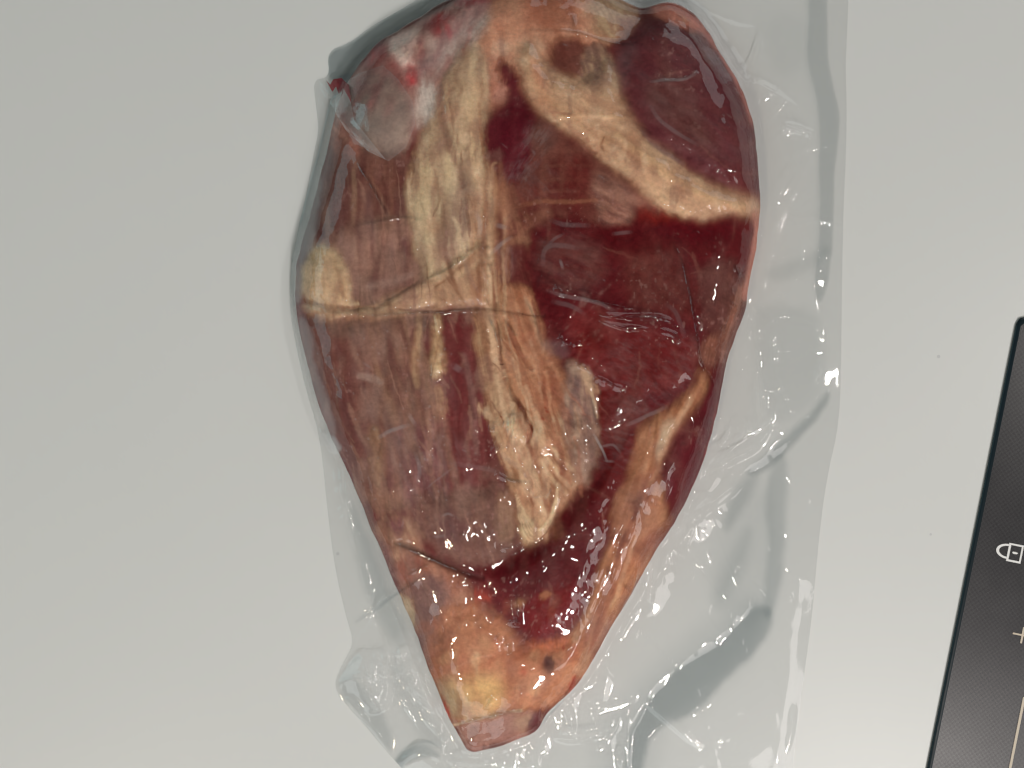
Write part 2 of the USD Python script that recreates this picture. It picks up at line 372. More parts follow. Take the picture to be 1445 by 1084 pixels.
# middle upper red muscle
L([(704,82),(722,90),(736,118),(748,150),(760,180),(752,215),(735,240),(722,262),(706,250),(690,235),(683,205),(686,172),(704,150),(716,132),(708,110)], (74,26,33), col2=(88,40,44), ang=100, ln=25, wd=8, st=.5, dz=6, part='muscle', label='small dark red muscle set in the pale fat')
L([(704,118),(716,122),(716,140),(704,150),(694,142)], (150,108,92), soft=6, op=.9)
L([(752,165),(790,178),(825,205),(850,235),(900,275),(900,320),(840,340),(740,345),(712,300),(735,245),(758,215)], (88,44,42), col2=(108,68,60), ang=90, ln=40, wd=14, st=.8, dz=4, part='muscle', label='brown-red muscle below the fat ridge')
L([(745,175),(772,170),(790,190),(775,215),(750,220)], (96,66,60), soft=7, op=.75)
for yy in (212, 232, 252, 268): K([(762,yy+4),(800,yy),(842,yy+3)], 3.5, (112,72,62), .55)
for xx in (765, 792, 815): K([(xx,195),(xx+2,230),(xx,275)], 4, (112,72,62), .45)
L([(790,215),(835,225),(838,300),(795,300)], (86,32,32), soft=12, op=.6)
L([(840,245),(865,255),(905,285),(898,315),(862,330),(842,300)], (132,100,86), soft=7, col2=(92,64,62), ang=25, ln=35, wd=8, st=1, part='fat_patch', label='greyish streaked fat patch under the ridge', fat=True)
K([(845,285),(862,298),(878,305)], 3, (88,58,54), .8)
K([(700,300),(750,284),(800,285),(842,282)], 4, (124,84,66), .75)
K([(725,322),(748,312),(772,300)], 7, (122,88,70), .4, soft=2.0)
K([(716,335),(730,330),(744,322)], 4, (80,40,38), .5, dz=-1)
K([(722,340),(745,338),(752,360),(758,380)], 8, (132,100,78), .8)
L([(690,262),(710,256),(722,275),(735,300),(718,315),(698,300)], (140,108,84), soft=8, col2=(112,80,68), ang=75)
L([(695,310),(715,312),(716,336),(700,345)], (80,34,36), soft=6, op=.85)
L([(695,345),(725,345),(722,395),(700,405)], (86,44,44), soft=8, op=.85, col2=(124,96,86), ang=95, ln=20, wd=6)
L([(838,238),(862,244),(905,275),(945,308),(925,320),(890,320),(850,322),(838,290)], (144,110,92), soft=12, op=.7, col2=(100,66,60), ang=28, ln=30, wd=7, rag=8)
L([(690,245),(715,258),(735,285),(760,300),(750,340),(715,345),(695,320)], (132,98,78), soft=12, op=.6, col2=(90,48,44), ang=70, ln=30, wd=7, rag=8)
L([(735,345),(765,345),(770,400),(748,420),(730,400)], (112,72,62), soft=10, op=.6, col2=(86,42,40), ang=80, ln=30, wd=8)
# the big red muscle on the right
L([(740,330),(800,300),(840,318),(890,318),(900,290),(935,308),(990,312),(1052,304),(1066,330),(1060,375),(1054,420),(1040,465),(1018,520),(1000,545),(960,560),(900,600),(850,610),(838,560),(800,520),(770,470),(752,430),(742,380)], (76,25,29), col2=(88,36,37), ang=60, ln=40, wd=14, st=.6, dz=10, dome=40, part='muscle', label='largest deep red muscle on the right')
L([(752,340),(800,330),(850,345),(860,385),(830,410),(775,410),(755,385)], (84,42,42), soft=14, col2=(98,60,56), ang=20, ln=25, wd=8, op=.85)
L([(893,290),(910,288),(940,303),(965,314),(925,318),(900,308)], (112,36,32), soft=8, op=.65)
L([(940,312),(1052,306),(1062,330),(1000,345),(945,330)], (84,24,30), soft=8, op=.8)
L([(890,350),(955,345),(975,400),(980,450),(900,445),(885,400)], (82,40,37), soft=20, col2=(96,58,52), ang=90, ln=25, wd=10, op=.7)
L([(985,375),(1030,360),(1044,380),(1040,440),(1015,485),(992,470),(985,420)], (80,48,46), soft=10, col2=(90,58,54), ang=100, op=.9, part='muscle', label='brown lobe at the right edge')
L([(985,480),(1020,470),(1040,420),(1050,380),(1060,380),(1050,440),(1030,500),(1010,522),(990,510)], (128,92,76), soft=6, col2=(96,62,54), ang=105, op=.85, part='fat_rim', label='thin tan fat rim on the right edge', fat=True)
K([(1066,300),(1070,325),(1060,375),(1052,420)], 6, (150,100,84), .8, taper=False)
L([(795,440),(850,430),(900,460),(980,470),(990,520),(960,545),(900,560),(850,560),(815,520)], (92,32,33), soft=10, col2=(110,58,56), ang=30, ln=18, wd=8, st=.55, op=.9)
L([(805,470),(860,465),(855,500),(820,500)], (84,20,22), soft=10, op=.8)
L([(820,540),(850,535),(875,590),(860,650),(845,640),(835,590)], (88,26,24), soft=10, op=.8)
L([(850,555),(905,560),(920,580),(900,625),(860,640),(848,600)], (86,36,36), soft=8, col2=(104,58,56), ang=20, ln=15, wd=6, st=.6, op=.8)
# orange fat in the centre
L([(705,404),(740,400),(755,430),(766,470),(785,510),(800,540),(806,600),(800,640),(760,640),(735,600),(715,560),(700,500),(697,440)], (158,116,86), col2=(136,96,72), ang=68, ln=70, wd=10, st=.8, dz=5, part='fat_pad', label='orange tan fat pad in the centre', fat=True)
L([(720,440),(750,450),(765,500),(740,490)], (120,84,66), soft=10, op=.6)
K([(712,450),(722,470),(735,500),(750,520)], 5, (112,72,58), .7, dz=-2)
K([(750,425),(758,450),(764,480)], 3, (108,66,54), .6)
L([(765,500),(785,510),(790,560),(775,600),(760,580)], (124,82,64), soft=12, op=.7)
# pale fibrous strip
L([(664,440),(700,436),(704,480),(712,530),(725,565),(740,600),(735,625),(712,620),(700,590),(688,570),(676,500)], (160,132,98), col2=(128,98,76), ang=78, ln=110, wd=5, st=.9, dz=5, part='tendon', label='pale fibrous tendon strip in the middle')
K([(682,395),(688,420),(692,432)], 3, (78,46,40), .85, dz=-2)
K([(699,455),(703,485),(708,512)], 4, (92,58,46), .85, dz=-2.5)
K([(713,535),(722,555),(735,575),(747,595),(750,604)], 4, (84,40,34), .9, dz=-3)
K([(710,556),(718,570),(726,585)], 3.5, (88,66,58), .9)
L([(672,570),(690,572),(706,595),(715,625),(700,620),(688,598)], (148,122,94), soft=5)
# fat column with knob
L([(690,590),(735,580),(745,600),(800,590),(838,585),(842,640),(836,670),(818,690),(796,718),(780,735),(770,768),(735,772),(728,740),(722,700),(712,660),(706,640)], (160,126,94), col2=(140,104,80), ang=68, ln=60, wd=7, st=.8, dz=5, part='fat_column', label='long cream fat column in the lower middle', fat=True)
L([(713,592),(735,586),(748,600),(750,616),(738,626),(720,622),(712,606)], (176,134,102), soft=5, dz=4, dome=12, part='fat_knob', label='small rounded pinkish fat knob', fat=True)
K([(748,598),(751,608),(746,620),(740,628)], 2.5, (108,56,48), .8, dz=-2)
L([(712,635),(732,632),(742,680),(722,690)], (138,104,78), soft=6, op=.8, col2=(152,120,90), ang=75)
L([(738,630),(752,632),(752,648),(740,650)], (122,86,68), soft=5, op=.9)
K([(731,640),(733,650),(737,657)], 3, (110,30,24), .95)
L([(745,660),(760,664),(750,682),(738,676)], (116,84,70), soft=5, op=.8)
L([(800,505),(818,520),(838,530),(842,580),(846,640),(836,670),(818,690),(806,660),(796,610),(795,560)], (138,116,98), soft=7, col2=(110,88,80), ang=80, ln=30, wd=9, dz=3, part='fat_patch', label='greyish white fat patch beside the red muscle', fat=True)
L([(806,525),(822,532),(822,552),(808,550)], (92,74,74), soft=6, op=.8)
L([(815,515),(835,528),(842,560),(832,560),(820,535)], (160,130,100), soft=4, op=.8)
K([(828,548),(838,560),(842,590)], 3, (160,132,102), .8)
for a, b in (((755,650),(795,700)), ((762,640),(802,690)), ((748,665),(778,720)), ((770,630),(808,668)), ((740,690),(775,735))):
    K([a, ((a[0]+b[0])/2-3,(a[1]+b[1])/2+4), b], 2.2, (118,82,64), .7, dz=-1)
    K([(a[0]+5,a[1]-2), ((a[0]+b[0])/2+3,(a[1]+b[1])/2), (b[0]+4,b[1]-3)], 3.2, (182,156,118), .6, dz=1)
K([(776,690),(779,720),(775,740)], 3, (98,68,54), .8)
K([(715,675),(730,680),(748,680)], 3, (104,84,70), .7)
for i_, (xx, yy) in enumerate([(708,588),(734,594),(729,595),(750,603),(745,606),(744,612),(752,600),(795,655),(792,668),(786,695),(784,702),(758,660),(770,575),(772,580),(765,590)]):
    K([(xx-1.2,yy),(xx+1.5,yy+1.2)], 1.6 + (i_ % 3) * .7, (124,48,34), .85, warp=1)
# lower-left muscle
L([(585,690),(640,700),(690,680),(718,690),(728,735),(735,772),(712,790),(660,800),(610,775),(590,740)], (94,64,58), col2=(108,80,70), ang=60, ln=35, wd=8, st=.7, dz=7, part='muscle', label='pale brown lower left muscle')
L([(620,720),(660,730),(650,780),(612,770)], (82,52,52), soft=14, op=.7)
L([(700,694),(718,690),(728,720),(722,765),(704,770),(700,740)], (128,106,86), soft=7, op=.85, col2=(112,88,74), ang=85)
L([(732,735),(760,732),(778,738),(766,768),(738,774)], (174,148,108), soft=4, dz=3, dome=10, col2=(158,130,96), ang=125, ln=40, wd=4)
for k in range(4):
    K([(740+5*k,770-2*k),(748+5*k,752),(764+3*k,742-k)], 1.6, (136,106,76), .6, warp=8)
L([(530,735),(560,728),(585,735),(600,775),(580,775),(548,775),(538,760)], (148,118,92), soft=5, col2=(124,90,74), ang=65, dz=2, part='fat_patch', label='tan fat patch on the lower left edge', fat=True)
L([(544,732),(568,735),(574,750),(558,756),(546,745)], (100,56,62), soft=6, op=.9)
# bottom dark red muscle and the central channel
L([(660,805),(705,798),(755,768),(796,718),(822,685),(840,665),(850,640),(900,600),(880,680),(862,740),(848,800),(832,845),(808,882),(772,907),(748,908),(728,880),(692,850)], (78,25,29), soft=10, col2=(90,38,38), ang=60, ln=40, wd=12, st=.6, dz=7, part='muscle', label='dark red muscle curving through the bottom')
L([(700,795),(750,772),(800,715),(830,690),(845,720),(800,800),(760,830),(700,825)], (66,18,22), soft=16, op=.6)
L([(730,850),(800,830),(830,815),(815,868),(770,900),(745,895)], (98,26,28), soft=12, op=.8)
L([(852,640),(880,640),(900,600),(920,580),(915,620),(880,700),(850,760),(846,700)], (84,30,30), soft=9, op=.8)
# right fat strip
L([(905,605),(940,575),(975,555),(995,520),(1002,545),(985,575),(962,600),(940,625),(925,650),(935,690),(950,720),(930,765),(906,812),(872,868),(842,920),(822,950),(805,960),(800,900),(832,850),(850,800),(862,740),(880,690),(896,640)], (152,112,80), col2=(124,86,66), ang=112, ln=90, wd=7, st=.8, dz=4, soft=10, rag=9, part='fat_strip', label='long tan fat strip along the lower right edge', fat=True)
L([(940,590),(960,585),(950,620),(930,655),(924,640)], (146,128,104), soft=5, op=.85)
L([(900,610),(920,595),(915,650),(900,690),(885,700)], (150,112,82), soft=10, op=.7, col2=(120,82,64), ang=110)
K([(928,585),(926,620),(920,650)], 2.5, (104,66,46), .8)
L([(880,680),(920,665),(935,700),(930,760),(890,800),(868,790),(872,730)], (140,104,82), soft=10, op=.7, col2=(120,88,74), ang=100)
L([(890,700),(912,690),(910,720),(892,722)], (112,88,78), soft=8, op=.7)
K([(893,708),(898,720),(892,735)], 3.5, (80,44,44), .85)
K([(855,760),(875,758),(895,772),(905,782)], 3.5, (86,46,44), .85)
K([(882,750),(876,768),(868,785)], 3.5, (82,48,46), .8)
K([(858,800),(860,815)], 4, (78,52,50), .8); K([(869,788),(872,784)], 3.5, (78,52,50), .8)
L([(905,770),(925,740),(938,750),(905,800)], (112,70,62), soft=8, op=.7)
L([(830,880),(850,860),(860,880),(835,925),(820,930)], (122,104,98), soft=7, op=.8)
# right dark red strip
L([(1002,540),(1016,525),(1017,560),(1003,620),(987,672),(963,722),(948,740),(938,700),(928,660),(945,630),(970,600),(990,575)], (78,27,33), col2=(88,38,42), ang=110, ln=50, wd=9, st=.5, dz=5, dome=14, part='muscle', label='dark red strip along the right edge')
K([(1012,570),(998,640),(972,705)], 3, (128,66,64), .5)
# lower left: heel side
L([(545,772),(565,768),(600,782),(638,806),(660,820),(666,846),(650,860),(620,880),(600,900),(575,850)], (142,104,84), col2=(118,80,66), ang=40, ln=30, wd=10, dz=2, part='fat_patch', label='mottled fat above the shank on the left', fat=True)
L([(553,792),(590,780),(600,800),(575,825),(562,815)], (128,84,74), soft=6, op=.8)
L([(575,815),(620,805),(640,840),(620,900),(610,930),(596,900),(580,850)], (104,82,76), soft=9, op=.9, col2=(88,64,64), ang=60)
L([(563,836),(575,838),(590,870),(588,892),(575,885)], (150,126,96), soft=4, op=.9)
K([(555,766),(575,770),(596,781),(622,793),(650,806),(680,816)], 4.5, (52,24,24), .9, dz=-4)
# shank knuckle
L([(628,862),(668,850),(706,874),(726,906),(750,924),(785,916),(824,890),(826,930),(818,962),(796,985),(770,1005),(735,1004),(690,1012),(642,1024),(622,985),(606,945),(612,900)], (166,114,80), col2=(136,86,66), ang=100, ln=40, wd=20, st=.8, dz=8, soft=13, rag=9, part='shank_knuckle', label='orange rounded shank knuckle at the bottom', fat=True)
L([(600,900),(640,860),(670,860),(650,930),(640,980),(618,970)], (128,88,72), soft=14, op=.75, col2=(150,104,80), ang=100, ln=30, wd=9)
L([(650,960),(700,950),(715,980),(700,1008),(665,1012),(648,990)], (186,150,92), soft=16, op=.85)
L([(612,960),(640,955),(655,1000),(640,1020),(622,990)], (142,122,92), soft=9, op=.85)
L([(650,880),(690,870),(700,920),(660,930),(640,910)], (150,104,76), soft=14, op=.8, col2=(164,116,82), ang=30, ln=20, wd=8)
L([(665,830),(690,835),(695,848),(675,850)], (140,62,50), soft=6, op=.8)
L([(720,930),(790,920),(810,950),(780,990),(730,990)], (154,106,78), soft=14, op=.8)
L([(740,905),(775,908),(800,895),(800,918),(750,922)], (160,92,58), soft=8, op=.6)
K([(698,898),(701,908)], 4, (104,40,34), .9); K([(738,944),(741,952)], 4, (140,62,50), .85); K([(795,912),(796,916)], 2.5, (128,44,36), .85)
L([(766,930),(778,926),(782,940),(774,950),(764,944)], (64,44,50), soft=3, op=.95)
K([(641,1023),(665,1017),(700,1010),(735,1002)], 2.5, (190,164,128), .85, taper=False)
K([(644,942),(680,925),(700,925)], 2, (180,130,100), .5)
L([(805,965),(815,950),(820,962),(798,985)], (150,56,42), soft=4, op=.85)
L([(620,990),(632,998),(634,1016),(626,1014)], (150,46,40), soft=3, op=.9)
# shank end
L([(644,1024),(690,1012),(736,1003),(770,1004),(758,1036),(722,1050),(662,1064),(652,1044)], (122,90,80), col2=(136,104,90), ang=15, st=.7, soft=3, dz=-6, dome=6, part='shank_end', label='cut pinkish brown shank end at the bottom tip')
L([(725,1012),(752,1004),(748,1030),(730,1036)], (140,112,88), soft=6, op=.8)
L([(752,1006),(768,1004),(758,1036),(738,1040)], (84,44,48), soft=4, op=.9)
L([(680,1050),(720,1044),(722,1052),(682,1060)], (72,42,42), soft=3, op=.85)
# bone corner, upper left
L([(470,150),(478,125),(502,92),(535,58),(590,24),(650,-14),(690,-24),(692,10),(650,62),(620,112),(600,176),(560,216),(520,206),(490,190)], (138,108,98), col2=(112,76,72), ang=120, ln=24, wd=9, st=.9, dz=4, part='bone_corner', label='lumpy pale pink bone and gristle with red flecks')
L([(552,48),(590,40),(597,80),(570,98),(548,76)], (176,150,136), soft=7, dz=6, dome=14)
L([(596,50),(612,44),(622,66),(604,84)], (166,140,126), soft=6, dz=4)
L([(500,66),(542,46),(547,92),(508,110)], (104,42,46), soft=6, col2=(140,90,84), ang=120, ln=15, wd=6, dz=3)
L([(545,76),(557,80),(572,118),(562,124),(550,100)], (112,36,40), soft=5, op=.8)
L([(600,28),(642,12),(638,50),(612,60)], (126,52,56), soft=8, op=.85, dz=4)
L([(616,20),(634,18),(634,44),(620,46)], (140,50,54), soft=6, op=.7)
L([(640,-4),(690,-10),(690,6),(644,10)], (130,42,48), soft=5, op=.8)
L([(572,92),(584,88),(590,116),(578,122)], (150,60,62), soft=5, op=.8)
K([(590,56),(593,62)], 5, (76,52,62), .9)
K([(520,60),(528,75),(524,90)], 3, (150,44,48), .8); K([(560,40),(575,34),(590,28)], 4, (150,52,54), .7)
L([(485,125),(556,104),(580,150),(574,205),(545,225),(500,186)], (128,112,100), soft=8, col2=(160,142,124), ang=15, ln=40, wd=14, dz=5)
L([(520,112),(556,112),(560,150),(530,165),(515,140)], (164,146,128), soft=9, op=.8, col2=(130,110,96), ang=10, ln=26, wd=7)
L([(588,112),(610,95),(618,140),(600,182),(584,182)], (158,150,138), soft=7, col2=(134,118,106), ang=80)
L([(606,100),(640,55),(690,10),(690,40),(650,75),(622,118)], (148,136,124), soft=8, op=.8, col2=(128,112,104), ang=130)
L([(454,172),(480,158),(502,180),(514,216),(490,222),(462,204)], (140,96,82), soft=5, col2=(98,62,56), ang=60, ln=20, wd=7)
K([(466,175),(480,190),(500,205)], 3.5, (170,124,104), .7)
L([(480,128),(520,108),(560,102),(585,150),(575,210),(546,228),(496,188)], (92,80,72), soft=8, op=.6)
rb_ = np.random.RandomState(77)
for k in range(70):
    t_ = rb_.uniform(0, 1); x, y = 486 + 180 * t_ + rb_.normal(0, 16), 165 - 140 * t_ + rb_.normal(0, 26); l = rb_.uniform(8, 34); a_ = math.radians(rb_.normal(118, 26))
    K([(x, y), (x + l * .5 * math.cos(a_) + 2, y + l * .5 * math.sin(a_)), (x + l * math.cos(a_), y + l * math.sin(a_))], rb_.uniform(2, 6), [(150, 128, 116), (112, 58, 58), (124, 92, 84), (104, 90, 84), (132, 60, 60), (96, 66, 62)][k % 6], rb_.uniform(.2, .55), warp=12, soft=1.6, dz=rb_.choice([-1, 1]))
# seam band on the left and the round fat lump
L([(428,432),(440,424),(470,434),(518,438),(560,420),(590,399),(618,388),(650,362),(672,344),(692,335),(694,400),(690,434),(673,434),(618,437),(546,448),(480,450),(436,447)], (164,136,104), col2=(146,114,88), ang=165, ln=60, wd=9, st=.8, dz=5, dome=10, part='fat_seam', label='tan fat seam running across from the left edge', fat=True)
L([(610,400),(680,370),(690,420),(640,432),(600,432)], (146,116,88), soft=10, op=.7, col2=(124,98,78), ang=75, ln=40, wd=7)
L([(560,415),(590,405),(585,430),(560,436)], (120,92,80), soft=7, op=.6)
L([(426,372),(446,346),(470,350),(493,380),(498,425),(510,433),(470,436),(432,424),(420,408)], (170,144,108), col2=(156,128,96), ang=75, st=.7, soft=4, dz=9, dome=22, part='fat_lump', label='rounded cream fat lump on the left edge', fat=True)
K([(424,420),(445,428),(490,434),(520,436),(560,418),(590,397)], 2.5, (98,66,50), .8, dz=-2)
K([(500,442),(502,450)], 3, (132,96,66), .5)
K([(615,405),(640,385),(670,358)], 2.5, (112,82,62), .75, dz=-1)
K([(604,395),(640,376),(676,346)], 2.5, (184,156,118), .7, dz=1.5)
K([(684,250),(680,310),(676,345)], 5, (172,148,112), .7)
K([(700,270),(694,310),(688,350)], 5, (150,108,80), .7)
K([(560,436),(620,440),(676,434),(700,437),(730,443),(768,446)], 2.0, (74,40,36), .8, dz=-2)
L([(676,240),(702,245),(704,300),(700,350),(706,400),(708,445),(684,445),(676,400),(672,350)], (148,118,88), soft=6, op=.85, col2=(112,80,64), ang=92, ln=90, wd=5, rag=8)
L([(700,300),(716,300),(718,345),(706,350)], (86,38,38), soft=6, op=.7)
# strands that follow the grain of the fat
rg_ = np.random.RandomState(23)
def strands(path, half, n, cols, op, wmax=4.0, lmin=.12, lmax=.4):
    p = chaikin(path, False, 3); d_ = np.hypot(*(p[1:] - p[:-1]).T); cu = np.concatenate([[0], np.cumsum(d_)]); cu /= cu[-1]
    tg = np.gradient(p, axis=0); nr_ = np.stack([-tg[:, 1], tg[:, 0]], 1) / np.linalg.norm(tg, axis=1, keepdims=True)
    for _ in range(n):
        o = np.clip(rg_.normal(0, .45), -1, 1) * half; a0 = rg_.uniform(-.05, .9); ln_ = rg_.uniform(lmin, lmax); dr = rg_.normal(0, .25) * half
        tt = np.clip(np.linspace(a0, a0 + ln_, 6), 0, 1)
        q = np.stack([np.interp(tt, cu, p[:, 0]), np.interp(tt, cu, p[:, 1])], 1)
        nn_ = np.stack([np.interp(tt, cu, nr_[:, 0]), np.interp(tt, cu, nr_[:, 1])], 1)
        q = q + nn_ * (o + dr * np.linspace(0, 1, 6) + rg_.normal(0, 1.2, 6))[:, None]
        K(q, rg_.uniform(1.2, wmax), cols[rg_.randint(len(cols))], rg_.uniform(.15, op * .75), warp=8, soft=2.0, dz=rg_.choice([-.8, .6]))
strands([(688,230),(690,320),(692,440),(712,540),(735,620),(765,690),(775,760)], 24, 60, [(172,144,110), (184,156,120), (120,84,66), (104,66,54), (150,112,84)], .75)
strands([(725,400),(745,470),(775,560),(800,640),(800,700)], 30, 36, [(170,130,96), (120,78,62), (140,96,74), (104,60,52), (180,150,116)], .6)
strands([(655,60),(640,160),(628,240),(622,310),(645,390)], 30, 30, [(172,150,116), (122,100,84), (146,120,94), (106,82,70)], .6)
strands([(745,110),(800,165),(870,205),(960,262),(1065,294)], 18, 26, [(180,150,112), (142,108,82), (160,126,92), (124,90,72)], .5)
strands([(985,545),(930,635),(895,730),(855,850),(815,950)], 13, 34, [(168,124,90), (112,70,56), (140,100,78), (100,52,48), (172,140,106)], .6)
strands([(425,435),(520,440),(600,415),(690,350)], 12, 14, [(180,154,118), (126,98,78), (150,118,90)], .5)
strands([(540,600),(535,660),(545,740),(560,790)], 16, 24, [(144,116,92), (100,64,58), (126,98,82)], .5)
strands([(600,450),(612,520),(620,600),(640,690)], 24, 26, [(138,112,92), (92,54,50), (116,88,76)], .5)
strands([(510,455),(540,530),(560,620),(590,720)], 36, 34, [(126,100,84), (80,46,44), (112,86,74)], .45)
for k in range(9):
    o = k * 3.2
    K([(728 + .3 * o, 700 + o * .6), (736 + .5 * o, 738), (744 + .6 * o, 764 - .5 * o), (762 + .5 * o, 758 - .9 * o), (778 + .3 * o, 734 - 1.2 * o), (786, 708 - o)], 2.6, [(190, 164, 126), (132, 100, 74)][k % 2], .8, warp=5, dz=[.8, -.8][k % 2])
# silverskin veils, fine veins and fibres
rv = np.random.RandomState(11)
for k in range(170):
    x, y = rv.uniform(450, 690), rv.uniform(180, 760); l = rv.uniform(20, 80); a_ = math.radians(rv.normal(82, 10))
    dark = rv.rand() < .45
    K([(x, y), (x + l * .5 * math.cos(a_) + rv.normal(0, 3), y + l * .5 * math.sin(a_)), (x + l * math.cos(a_), y + l * math.sin(a_))], rv.uniform(1.2, 4.0), (70, 38, 36) if dark else (136, 108, 92), rv.uniform(.15, .5), warp=10)
for k in range(150):
    x, y = rv.uniform(690, 1060), rv.uniform(60, 900); l = rv.uniform(12, 60); a_ = math.radians(rv.normal(60, 30))
    dark = rv.rand() < .5
    K([(x, y), (x + l * .5 * math.cos(a_) + rv.normal(0, 4), y + l * .5 * math.sin(a_)), (x + l * math.cos(a_), y + l * math.sin(a_))], rv.uniform(1.2, 3.4), (66, 24, 26) if dark else (124, 84, 74), rv.uniform(.12, .42), warp=12)
for k in range(46):
    x, y = rv.uniform(610, 820), rv.uniform(835, 1010); l = rv.uniform(6, 26); a_ = rv.uniform(0, math.pi)
    K([(x, y), (x + l * math.cos(a_), y + l * math.sin(a_))], rv.uniform(4, 11), [(128, 74, 56), (188, 146, 100), (118, 86, 74)][k % 3], rv.uniform(.15, .45), warp=14)
# sheath edges & mottling
mott = n2(X, Y, 90, 90, 41, 3); mot2 = n2(X, Y, 14, 14, 42, 3)
COL *= (1 + .30 * (mott - .5) + .45 * (mot2 - .5))[:, None]
redn = sstep(.5, .75, n2(X, Y, 32, 32, 44, 3))
COL *= 1 - redn[:, None] * np.array([.05, .12, .12])
lum = COL @ np.array([.3, .5, .2])
fatty = sstep(.12, .24, lum)
fl1 = fibre(X, Y, 84, 46, 5, 300); fl2 = fibre(X, Y, 40, 30, 5, 310); side_ = sstep(640, 760, X + 60 * (mott - .5))
fb = fl1 * (1 - side_) + fl2 * side_
COL *= (1 + .42 * (fb - .5))[:, None]
veil = sstep(.50, .72, n2(X, Y, 20, 44, 320, 4)) * sstep(.35, .6, n2(X, Y, 80, 80, 321, 2)) * (1 - fatty)
COL += (veil * (.55 - .45 * side_))[:, None] * (lin((122, 98, 86)) - COL)
dk = sstep(.56, .74, n2(X, Y, 12, 30, 330, 4)) * fatty
COL += (dk * .55)[:, None] * (lin((108, 74, 60)) - COL)
lt = sstep(.60, .78, n2(X, Y, 14, 22, 340, 4)) * fatty
COL += (lt * .4)[:, None] * (lin((178, 156, 126)) - COL)
spk = sstep(.70, .80, n2(X, Y, 5, 6, 350, 2)) * (1 - fatty) * sstep(.45, .6, n2(X, Y, 60, 60, 351, 2))
COL += (spk * .35)[:, None] * (lin((140, 112, 104)) - COL)
lum = COL @ np.array([.3, .5, .2])
COL = COL + (.10 * fatty - .06 * (1 - fatty))[:, None] * (lum[:, None] - COL)
lean = 1 - sstep(.06, .14, lum)
COL *= 1 + (lean * (1 - side_))[:, None] * np.array([.16, .20, .20]) - (lean * side_)[:, None] * np.array([.06, .08, .08])
COL *= 1 + (sstep(.06, .14, lum) * (1 - fatty))[:, None] * np.array([.14, .04, .08])
tip = sstep(780, 900, Y)
lum = COL @ np.array([.3, .5, .2])
COL = COL + (tip * .06 * sstep(.05, .12, lum))[:, None] * (lum[:, None] * np.array([1.06, .97, .93]) - COL)
COL *= 1 + fatty[:, None] * (np.array([.28, .24, .28]) - tip[:, None] * np.array([.14, .12, .18]))
COL = np.maximum(COL, .003)
cb = np.stack([gaussian_filter(COL[:, k].reshape(NR, NT), (2.6, 2.6), mode=('nearest', 'wrap')).ravel() for k in range(3)], 1)
bm = (.34 + .5 * sstep(.35, .65, n2(X, Y, 50, 50, 360, 2)))[:, None]
COL = COL * (1 - bm) + cb * bm
# pale smears where fat was wiped over the lean by the knife
sm = sstep(.60, .80, n2(X, Y, 26, 18, 55, 4)) * sstep(.42, .66, n2(X, Y, 110, 110, 56, 2))
COL += (sm * .08)[:, None] * (lin((150, 122, 112)) - COL)
EXTRA = 1

# ---- height
def profile(d, y):
    H = 62 - 18 * sstep(800, 1010, y) - 10 * sstep(160, 0, y)
    R = 68.0
    tt = np.clip(d / R, 0, 1)
    zs = ZS - 5 * sstep(900, 1040, y)
    return zs + (H - zs) * np.sqrt(np.clip(1 - (1 - tt) ** 2.2, 0, 1)) ** 1.15
ZS = 20.0
rg = gaussian_filter(REL.reshape(NR, NT), (1.3, 1.3), mode=('nearest', 'wrap'))
undul = 10 * (n2(X, Y, 120, 120, 61, 2) - .5) + 2.2 * (n2(X, Y, 24, 24, 62, 3) - .5)
Z = profile(D, Y) + (rg.ravel() + undul) * sstep(0, 26, D)
Zg = Z.reshape(NR, NT)

# side and underside rings
side = []
for k, (inset, zf) in enumerate(((2.0, .80), (5.0, .58), (9.0, .36), (15.0, .16), (24.0, .05))):
    dirv = OP - C; dirv /= np.linalg.norm(dirv, axis=1, keepdims=True)
    side.append((OP - dirv * inset, Zg[-1] * zf + 1.2))
VX = np.concatenate([X] + [q[0][:, 0] for q in side] + [[C[0]]])
VY = np.concatenate([Y] + [q[0][:, 1] for q in side] + [[C[1]]])
VZ = np.concatenate([Z] + [q[1] for q in side] + [[2.0]])
V = P(VX, VY, VZ)
# sides sit at the outline's own place, not at the apparent one
for k, (q, zz) in enumerate(side):
    a = (NR + k) * NT
    ins = (2.0, 5.0, 9.0, 15.0, 24.0)[k]
    kk = 1 - Zg[-1] / HU
    V[a:a + NT, 0] = ((q[:, 0] - 722.5) * kk) * S; V[a:a + NT, 1] = -((q[:, 1] - 542) * kk) * S; V[a:a + NT, 2] = zz * S
nrings = NR + len(side)
i = np.arange(NT); j = (i + 1) % NT
F = np.concatenate([np.stack([r * NT + i, (r + 1) * NT + i, (r + 1) * NT + j, r * NT + j], 1) for r in range(nrings - 1)])
last = (nrings - 1) * NT
cap = np.stack([last + j, np.full(NT, len(V) - 1), last + i], 1)
top = np.stack([i, j, np.full(NT, len(V))], 1)
V = np.vstack([V, P(C[0], C[1], Zg[0].mean())[None]])
CC = np.vstack([COL] + [COL[-NT:]] * len(side) + [lin((90, 44, 42))[None], COL[:NT].mean(0)[None]])
CC = np.clip((CC - .005) / 0.60, 0.004, 0.85)
PP = np.concatenate([PART] + [PART[-NT:]] * len(side) + [[0], [PART[0]]])
TRI = np.vstack([F[:, [0, 1, 2]], F[:, [0, 2, 3]], cap, np.stack([i, np.full(NT, len(V) - 1), j], 1)[:, [0, 2, 1]]])
